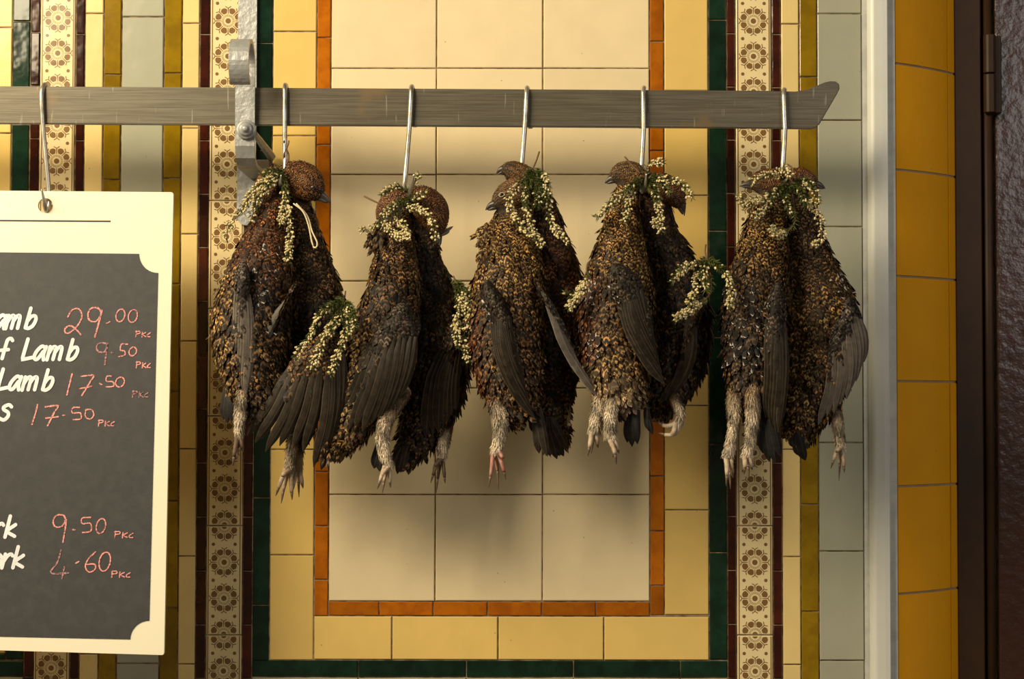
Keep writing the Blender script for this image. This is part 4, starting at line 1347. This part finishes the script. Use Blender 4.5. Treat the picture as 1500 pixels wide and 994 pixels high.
bird('dark grouse with beak hanging down and white feet curled up under the wing',
     [(950, 258, 16), (958, 295, 25), (962, 340, 31), (982, 390, 38), (991, 440, 47), (994, 490, 47), (990, 535, 40), (978, 575, 27), (968, 600, 12)],
     [(958, 270, 16), (972, 275, 21), (986, 284, 20), (995, 296, 13), (999, 304, 7)], ((999, 304), (1003, 316), 6),
     [(0, RUST), (0.25, DARK), (0.6, DARK), (1, UMBER)], dep=0.165, dark_p=0.35, flank=(1, DARK, 0.2, 0.8, 0.3),
     wings=[dict(roots=[(1036, 440), (1012, 436)], tips=[(966, 592), (978, 586), (992, 560)], n=8, w=11, dep=.208, mat='quill', pal=DARK, pal2=DARK, pad=.5, bend=-.10)],
     legs=[dict(pts=[(984, 575, 11), (995, 600, 8), (994, 618, 7)], toes=[(964, 634, .012, (984, 636)), (974, 636, .004, (990, 634)), (962, 618, 0, (978, 624))], dep=.212)])
# --- last brace
bird('grouse with white flecked breast and two long pale furry legs hanging over the flower tiles',
     [(1140, 270, 16), (1129, 305, 27), (1120, 345, 32), (1112, 390, 39), (1107, 440, 46), (1105, 490, 45), (1102, 540, 37), (1102, 580, 26), (1112, 606, 13)],
     [(1140, 270, 18), (1126, 268, 22), (1113, 268, 19), (1103, 270, 12), (1098, 271, 7)], ((1098, 271), (1083, 272), 5.5),
     [(0, GOLD), (0.3, GOLD), (0.42, UMBER), (0.7, DARK), (1, UMBER)], white=(0.42, 0.8, -1, 0.8, 0.30), dep=0.20,
     wings=[dict(roots=[(1124, 425), (1152, 422)], tips=[(1122, 612), (1140, 640)], n=6, w=9, dep=.244, mat='quill', pal=COVERT, pal2=COVERT, pad=.5, bend=-.02, white=(0, .95, -1, -.62, .85))],
     legs=[dict(pts=[(1084, 540, 17), (1076, 590, 12), (1075, 625, 8.5), (1067, 668, 10)], toes=[(1064, 712), (1070, 716), (1074, 700)], dep=.215),
           dict(pts=[(1102, 535, 17), (1103, 590, 12), (1100, 635, 9), (1094, 668, 9)], toes=[(1090, 694), (1097, 700), (1102, 688)], dep=.228)],
     tails=[((1124, 590), [(1118, 664), (1127, 676), (1136, 678), (1144, 668)], 9, 'quill_black', .215)])
bird('gold speckled grouse at the rail end with a half open grey wing',
     [(1158, 270, 16), (1168, 305, 26), (1177, 345, 29), (1187, 390, 38), (1199, 440, 51), (1203, 490, 53), (1196, 540, 49), (1182, 590, 37), (1168, 636, 19)],
     [(1160, 264, 15), (1174, 263, 18), (1186, 266, 15), (1194, 269, 10), (1198, 271, 6)], ((1198, 271), (1209, 276), 5),
     [(0, UMBER), (0.25, UMBER), (0.5, GOLD), (1, GOLD)], dep=0.175, dark_p=0.35, white=(0.35, 0.55, 0.3, 1.0, 0.25),
     wings=[dict(roots=[(1222, 470), (1246, 440), (1260, 452)], tips=[(1199, 622), (1216, 610), (1228, 598), (1246, 576), (1266, 530)], n=9, w=8.5, dep=.222, mat='quill_grey', pal=GREY, pal2=UMBER, pad=.42, bend=-.06)],
     legs=[dict(pts=[(1220, 582, 11), (1227, 622, 9), (1232, 655, 7)], toes=[(1217, 686), (1229, 704), (1237, 692), (1224, 664)], dep=.19, thick=.85)],
     tails=[((1168, 628), [(1164, 656), (1172, 668), (1180, 674)], 9, 'quill_black', .19)])

# ------------------------------------------------------------------ heather
def heather(label, strands, dep, seed=0, twig=None):
    """strands: (polyline px, depth, flowers per cm, leafiness, first flowering fraction)"""
    x0, y0 = strands[0][0][0]
    root = empty('heather_sprig', P(x0, y0, dep), label, 'heather', 'sprigs of white heather on the birds')
    rg = np.random.default_rng(seed + 11)
    sg = []
    fl = []; lv = []
    for (pl, d1, fd, ld, f0) in strands:
        k = len(pl)
        c = catmull([tuple(P(x, y, dep + (d1 - dep) * i / max(1, k - 1))) for i, (x, y) in enumerate(pl)], 24)
        sg.append(tube_geo(c, list(np.linspace(0.0011, 0.0005, 24)), 5))
        ln = np.sum(np.linalg.norm(np.diff(c, axis=0), axis=1))
        tan = np.gradient(c, axis=0); tan /= np.linalg.norm(tan, axis=1, keepdims=True)
        for _ in range(int(ln * 100 * fd * 1.05)):
            s = rg.uniform(f0, 1.0) * 23; i = int(min(s, 22)); p = c[i] + (c[i + 1] - c[i]) * (s - i)
            o = rg.normal(0, 1, 3); o -= tan[i] * (o @ tan[i]); o /= np.linalg.norm(o)
            if o[1] > 0.6: o[1] *= -1
            fl.append((p + o * rg.uniform(0.0015, 0.0058), o + tan[i] * 0.9, rg.uniform(0.0010, 0.0017)))
        for _ in range(int(ln * 100 * ld * 2.6)):
            s = rg.uniform(0, 1) ** 1.3 * 23; i = int(min(s, 22)); p = c[i] + (c[i + 1] - c[i]) * (s - i)
            o = rg.normal(0, 1, 3); o -= tan[i] * (o @ tan[i]); o /= np.linalg.norm(o)
            lv.append((p, o * 0.8 + tan[i] * rg.uniform(0.3, 1.2), rg.uniform(0.005, 0.0105)))
    if twig:
        sg.append(tube_geo(catmull([tuple(P(*q)) for q in twig], 8), 0.0012, 5))
    V, F = merge(sg)
    put('stem', pymesh('stem', V, F, True), M['stem'], root)
    # needles: slim folded diamonds
    V = []; F = []
    for p, d, l in lv:
        d = d / np.linalg.norm(d); s = np.cross(d, rg.normal(0, 1, 3)); s /= np.linalg.norm(s); n_ = np.cross(d, s)
        o = len(V); w_ = 0.0008
        V += [p, p + d * l * .45 + s * w_, p + d * l * .45 - s * w_, p + d * l, p + d * l * .45 + n_ * w_]
        F += [(o, o + 1, o + 4), (o + 1, o + 3, o + 4), (o, o + 4, o + 2), (o + 2, o + 4, o + 3)]
    lo = put('needles', pymesh('needles', V, F), M['needle'], root); lo['kind'] = 'stuff'
    # bells: little six sided urns
    V = []; F = []
    prof = [(-0.9, 0.35), (-0.3, 0.95), (0.5, 1.0), (1.2, 0.7), (1.5, 0.85)]
    for p, d, r_ in fl:
        d = d / np.linalg.norm(d); s = np.cross(d, (0.3, 0.5, 0.8)); s /= np.linalg.norm(s); n_ = np.cross(d, s)
        o = len(V)
        for (h, q) in prof:
            for j in range(6):
                a = j * math.pi / 3
                V.append(p + d * h * r_ + (s * math.cos(a) + n_ * math.sin(a)) * q * r_)
        for i in range(4):
            for j in range(6):
                k = (j + 1) % 6
                F.append((o + i * 6 + j, o + i * 6 + k, o + i * 6 + 6 + k, o + i * 6 + 6 + j))
        F.append(tuple(o + 5 - j for j in range(6)))
        F.append(tuple(o + 24 + j for j in range(6)))
    bo = put('bells', pymesh('bells', V, F, True), M['bell'], root); bo['kind'] = 'stuff'
    return root

heather('white heather sprig draped over the necks of the grouse pair beside the bracket',
        [([(418, 250), (395, 262), (372, 285), (352, 308), (336, 328), (332, 352)], .21, 9, 7, .12), ([(412, 254), (388, 278), (374, 300), (368, 325)], .212, 11, 6, .2), ([(405, 256), (382, 268), (364, 290), (356, 312)], .21, 11, 6, .2),
         ([(414, 256), (418, 290), (414, 312), (412, 328)], .218, 10, 10, .25), ([(416, 258), (421, 300), (426, 340), (420, 385)], .222, 9, 5, .35), ([(415, 252), (400, 250), (384, 256)], .20, 2, 24, .3), ([(416, 256), (402, 262), (390, 272)], .205, 3, 22, .3)], .195, 1)
heather('bushy white heather with a bare reddish twig sticking out beside the exposed hook point',
        [([(604, 285), (590, 276), (578, 274), (560, 284)], .215, 5, 14, .3), ([(600, 290), (580, 300), (562, 315), (555, 332)], .22, 5, 16, .3), ([(598, 292), (575, 315), (566, 330), (582, 345), (600, 345)], .228, 13, 6, .4), ([(560, 322), (545, 335), (530, 336)], .22, 13, 5, .1),
         ([(592, 300), (608, 305), (622, 310), (634, 330), (638, 352)], .226, 12, 7, .05), ([(600, 292), (614, 286), (622, 282)], .22, 9, 9, .1), ([(604, 275), (610, 262), (613, 258)], .215, 9, 9, .3), ([(575, 318), (590, 330), (596, 342)], .23, 12, 5, .1)], .205, 2,
        twig=[(533, 287, .2), (545, 293, .205), (560, 300, .21)])
heather('heather sprig of dense green needles trailing white bells over two heads that face one way',
        [([(780, 246), (770, 268), (768, 290), (778, 330), (795, 362)], .235, 8, 9, .35), ([(780, 248), (760, 270), (746, 290), (750, 312), (778, 348)], .238, 9, 6, .3), ([(782, 246), (795, 270), (800, 300), (812, 332), (832, 355)], .228, 8, 8, .25), ([(784, 248), (798, 262), (804, 285), (803, 305)], .225, 11, 16, .4),
         ([(780, 250), (772, 275), (770, 300)], .235, 2, 26, .5), ([(782, 250), (788, 275), (786, 300)], .235, 2, 28, .5), ([(784, 250), (796, 275), (798, 290)], .23, 3, 26, .5)], .215, 3,
        twig=[(790, 222, .2), (786, 234, .205), (781, 246, .215)])
heather('heather sprig with bells curling out both sides above the two white feet brace',
        [([(948, 262), (925, 275), (900, 292), (884, 310), (872, 318)], .225, 8, 8, .35), ([(945, 265), (922, 290), (918, 310), (914, 326)], .23, 8, 10, .3), ([(948, 264), (958, 285), (966, 305), (968, 342)], .232, 9, 9, .35), ([(950, 260), (975, 262), (1000, 270), (1014, 290)], .222, 7, 7, .3), ([(945, 258), (948, 243), (958, 239), (972, 238)], .215, 9, 6, .2),
         ([(946, 262), (930, 268), (918, 280)], .225, 2, 30, .5), ([(950, 262), (958, 275), (962, 292)], .23, 2, 30, .5), ([(966, 308), (962, 322), (958, 330)], .232, 12, 3, .1), ([(952, 258), (966, 264), (982, 284)], .225, 4, 24, .4)], .21, 4,
        twig=[(915, 229, .2), (924, 240, .2), (938, 254, .208)])
heather('thick wreath of white heather around the necks of the brace at the rail end',
        [([(1150, 260), (1130, 255), (1112, 258), (1100, 268)], .225, 9, 6, .15), ([(1148, 270), (1125, 290), (1105, 295), (1090, 300)], .23, 13, 6, .25), ([(1145, 275), (1125, 298), (1112, 312), (1106, 318)], .23, 11, 7, .3), ([(1105, 290), (1095, 298), (1088, 292), (1083, 286)], .23, 13, 5, .05),
         ([(1160, 280), (1165, 320), (1155, 338), (1138, 344), (1130, 332)], .235, 9, 5, .5), ([(1165, 275), (1190, 300), (1203, 325), (1203, 350), (1192, 360)], .22, 11, 5, .35), ([(1162, 268), (1185, 272), (1198, 290), (1200, 300)], .22, 8, 9, .3),
         ([(1158, 270), (1172, 280), (1180, 300)], .226, 2, 30, .5), ([(1155, 270), (1150, 290), (1160, 312)], .232, 2, 28, .5), ([(1155, 268), (1140, 280), (1130, 286)], .23, 4, 26, .5), ([(1150, 264), (1142, 252), (1148, 248), (1158, 258)], .225, 12, 6, .1), ([(1160, 268), (1180, 264), (1190, 272)], .22, 2, 26, .4)], .21, 5,
        twig=[(1153, 240, .195), (1161, 247, .198), (1162, 262, .208)])
heather('heather sprig tucked between the fanned wing and the broad folded wing',
        [([(504, 432), (485, 450), (468, 462), (455, 490), (432, 522)], .268, 8, 9, .3), ([(500, 440), (485, 470), (470, 505), (456, 540)], .268, 8, 8, .35), ([(506, 440), (508, 470), (502, 500), (484, 548)], .268, 8, 9, .3), ([(500, 440), (490, 445), (475, 452)], .262, 1, 34, .6), ([(505, 440), (515, 455), (520, 480)], .262, 5, 28, .3), ([(502, 442), (496, 465), (480, 490)], .265, 7, 22, .3), ([(503, 442), (510, 462), (512, 490)], .262, 8, 22, .3)], .25, 6,
        twig=[(506, 426, .245), (505, 434, .248), (503, 442, .252)])
heather('upright heather sprig pinned against the flank of the very dark grouse',
        [([(666, 408), (674, 430), (682, 455), (680, 500), (686, 530)], .212, 8, 12, .3), ([(668, 412), (672, 445), (668, 480), (672, 510)], .215, 9, 12, .3), ([(668, 412), (682, 425), (692, 440)], .209, 2, 26, .5), ([(670, 416), (678, 440), (690, 470)], .209, 6, 24, .3), ([(674, 430), (684, 460), (690, 490)], .209, 8, 16, .2)], .203, 7,
        twig=[(664, 404, .203), (667, 412, .205), (669, 420, .207)])
heather('short stub of white heather stuck between the grey crossing wing and the barred golden grouse',
        [([(862, 398), (858, 410), (848, 432), (832, 452)], .245, 22, 6, .12), ([(858, 412), (850, 424), (842, 440)], .245, 18, 6, .1), ([(848, 432), (836, 432), (828, 428)], .242, 3, 16, .2)], .24, 8,
        twig=[(866, 380, .235), (860, 388, .238), (860, 402, .24)])
heather('large arching white heather sprig reaching across to the white flecked grouse',
        [([(1036, 378), (1012, 390), (992, 402), (984, 412)], .255, 9, 7, .3), ([(1034, 382), (1020, 410), (1016, 430), (1008, 445)], .258, 10, 7, .25), ([(1040, 395), (1040, 430), (1010, 455), (988, 466)], .258, 11, 5, .35), ([(1036, 380), (1058, 395), (1070, 415), (1068, 450)], .255, 5, 9, .6), ([(1066, 425), (1070, 438), (1066, 450)], .255, 18, 3, .0),
         ([(1036, 380), (1045, 385), (1054, 392)], .25, 1, 30, .6), ([(1034, 382), (1030, 400), (1034, 425)], .255, 5, 18, .2), ([(1020, 384), (1008, 388), (996, 394)], .255, 10, 8, .1)], .24, 9,
        twig=[(1034, 358, .235), (1033, 368, .238), (1036, 382, .242)])

# ------------------------------------------------------------------ string loop and twine
sl = empty('string_loop', P(458, 355, .205), 'thin white string loop dangling beside the neck of the flopped head grouse', 'string')
for k, off in enumerate((0, 5)):
    pts = [(430 + off, 298, .205), (444 + off, 310, .21), (452 + off * .8, 330, .212), (456 + off * .7, 350, .212), (459, 361, .212)] if k == 0 else [(434, 298, .205), (450, 316, .208), (457, 338, .212), (465, 356, .213), (462, 363, .213), (459, 361, .212)]
    V, F = tube_geo(catmull([tuple(P(*q)) for q in pts], 24), 0.0011, 6)
    put('strand', pymesh('strand', V, F, True), M['string'], sl)
def twine(x, y0, y1, dep, label):
    o = empty('neck_twine', P(x, y1, dep), label, 'twine', 'twine tying the necks to the hooks')
    for ph in (0, math.pi):
        pts = [P(x + 3.6 * math.cos(ph + 7 * s), y0 + (y1 - y0) * s, dep + 0.004 * math.sin(ph + 7 * s)) for s in np.linspace(0, 1, 26)]
        V, F = tube_geo(pts, 0.0010, 6)
        put('strand', pymesh('strand', V, F, True), M['twine'], o)
twine(419.5, 206, 258, .153, 'brown twisted twine wound round the hook beside the bracket')
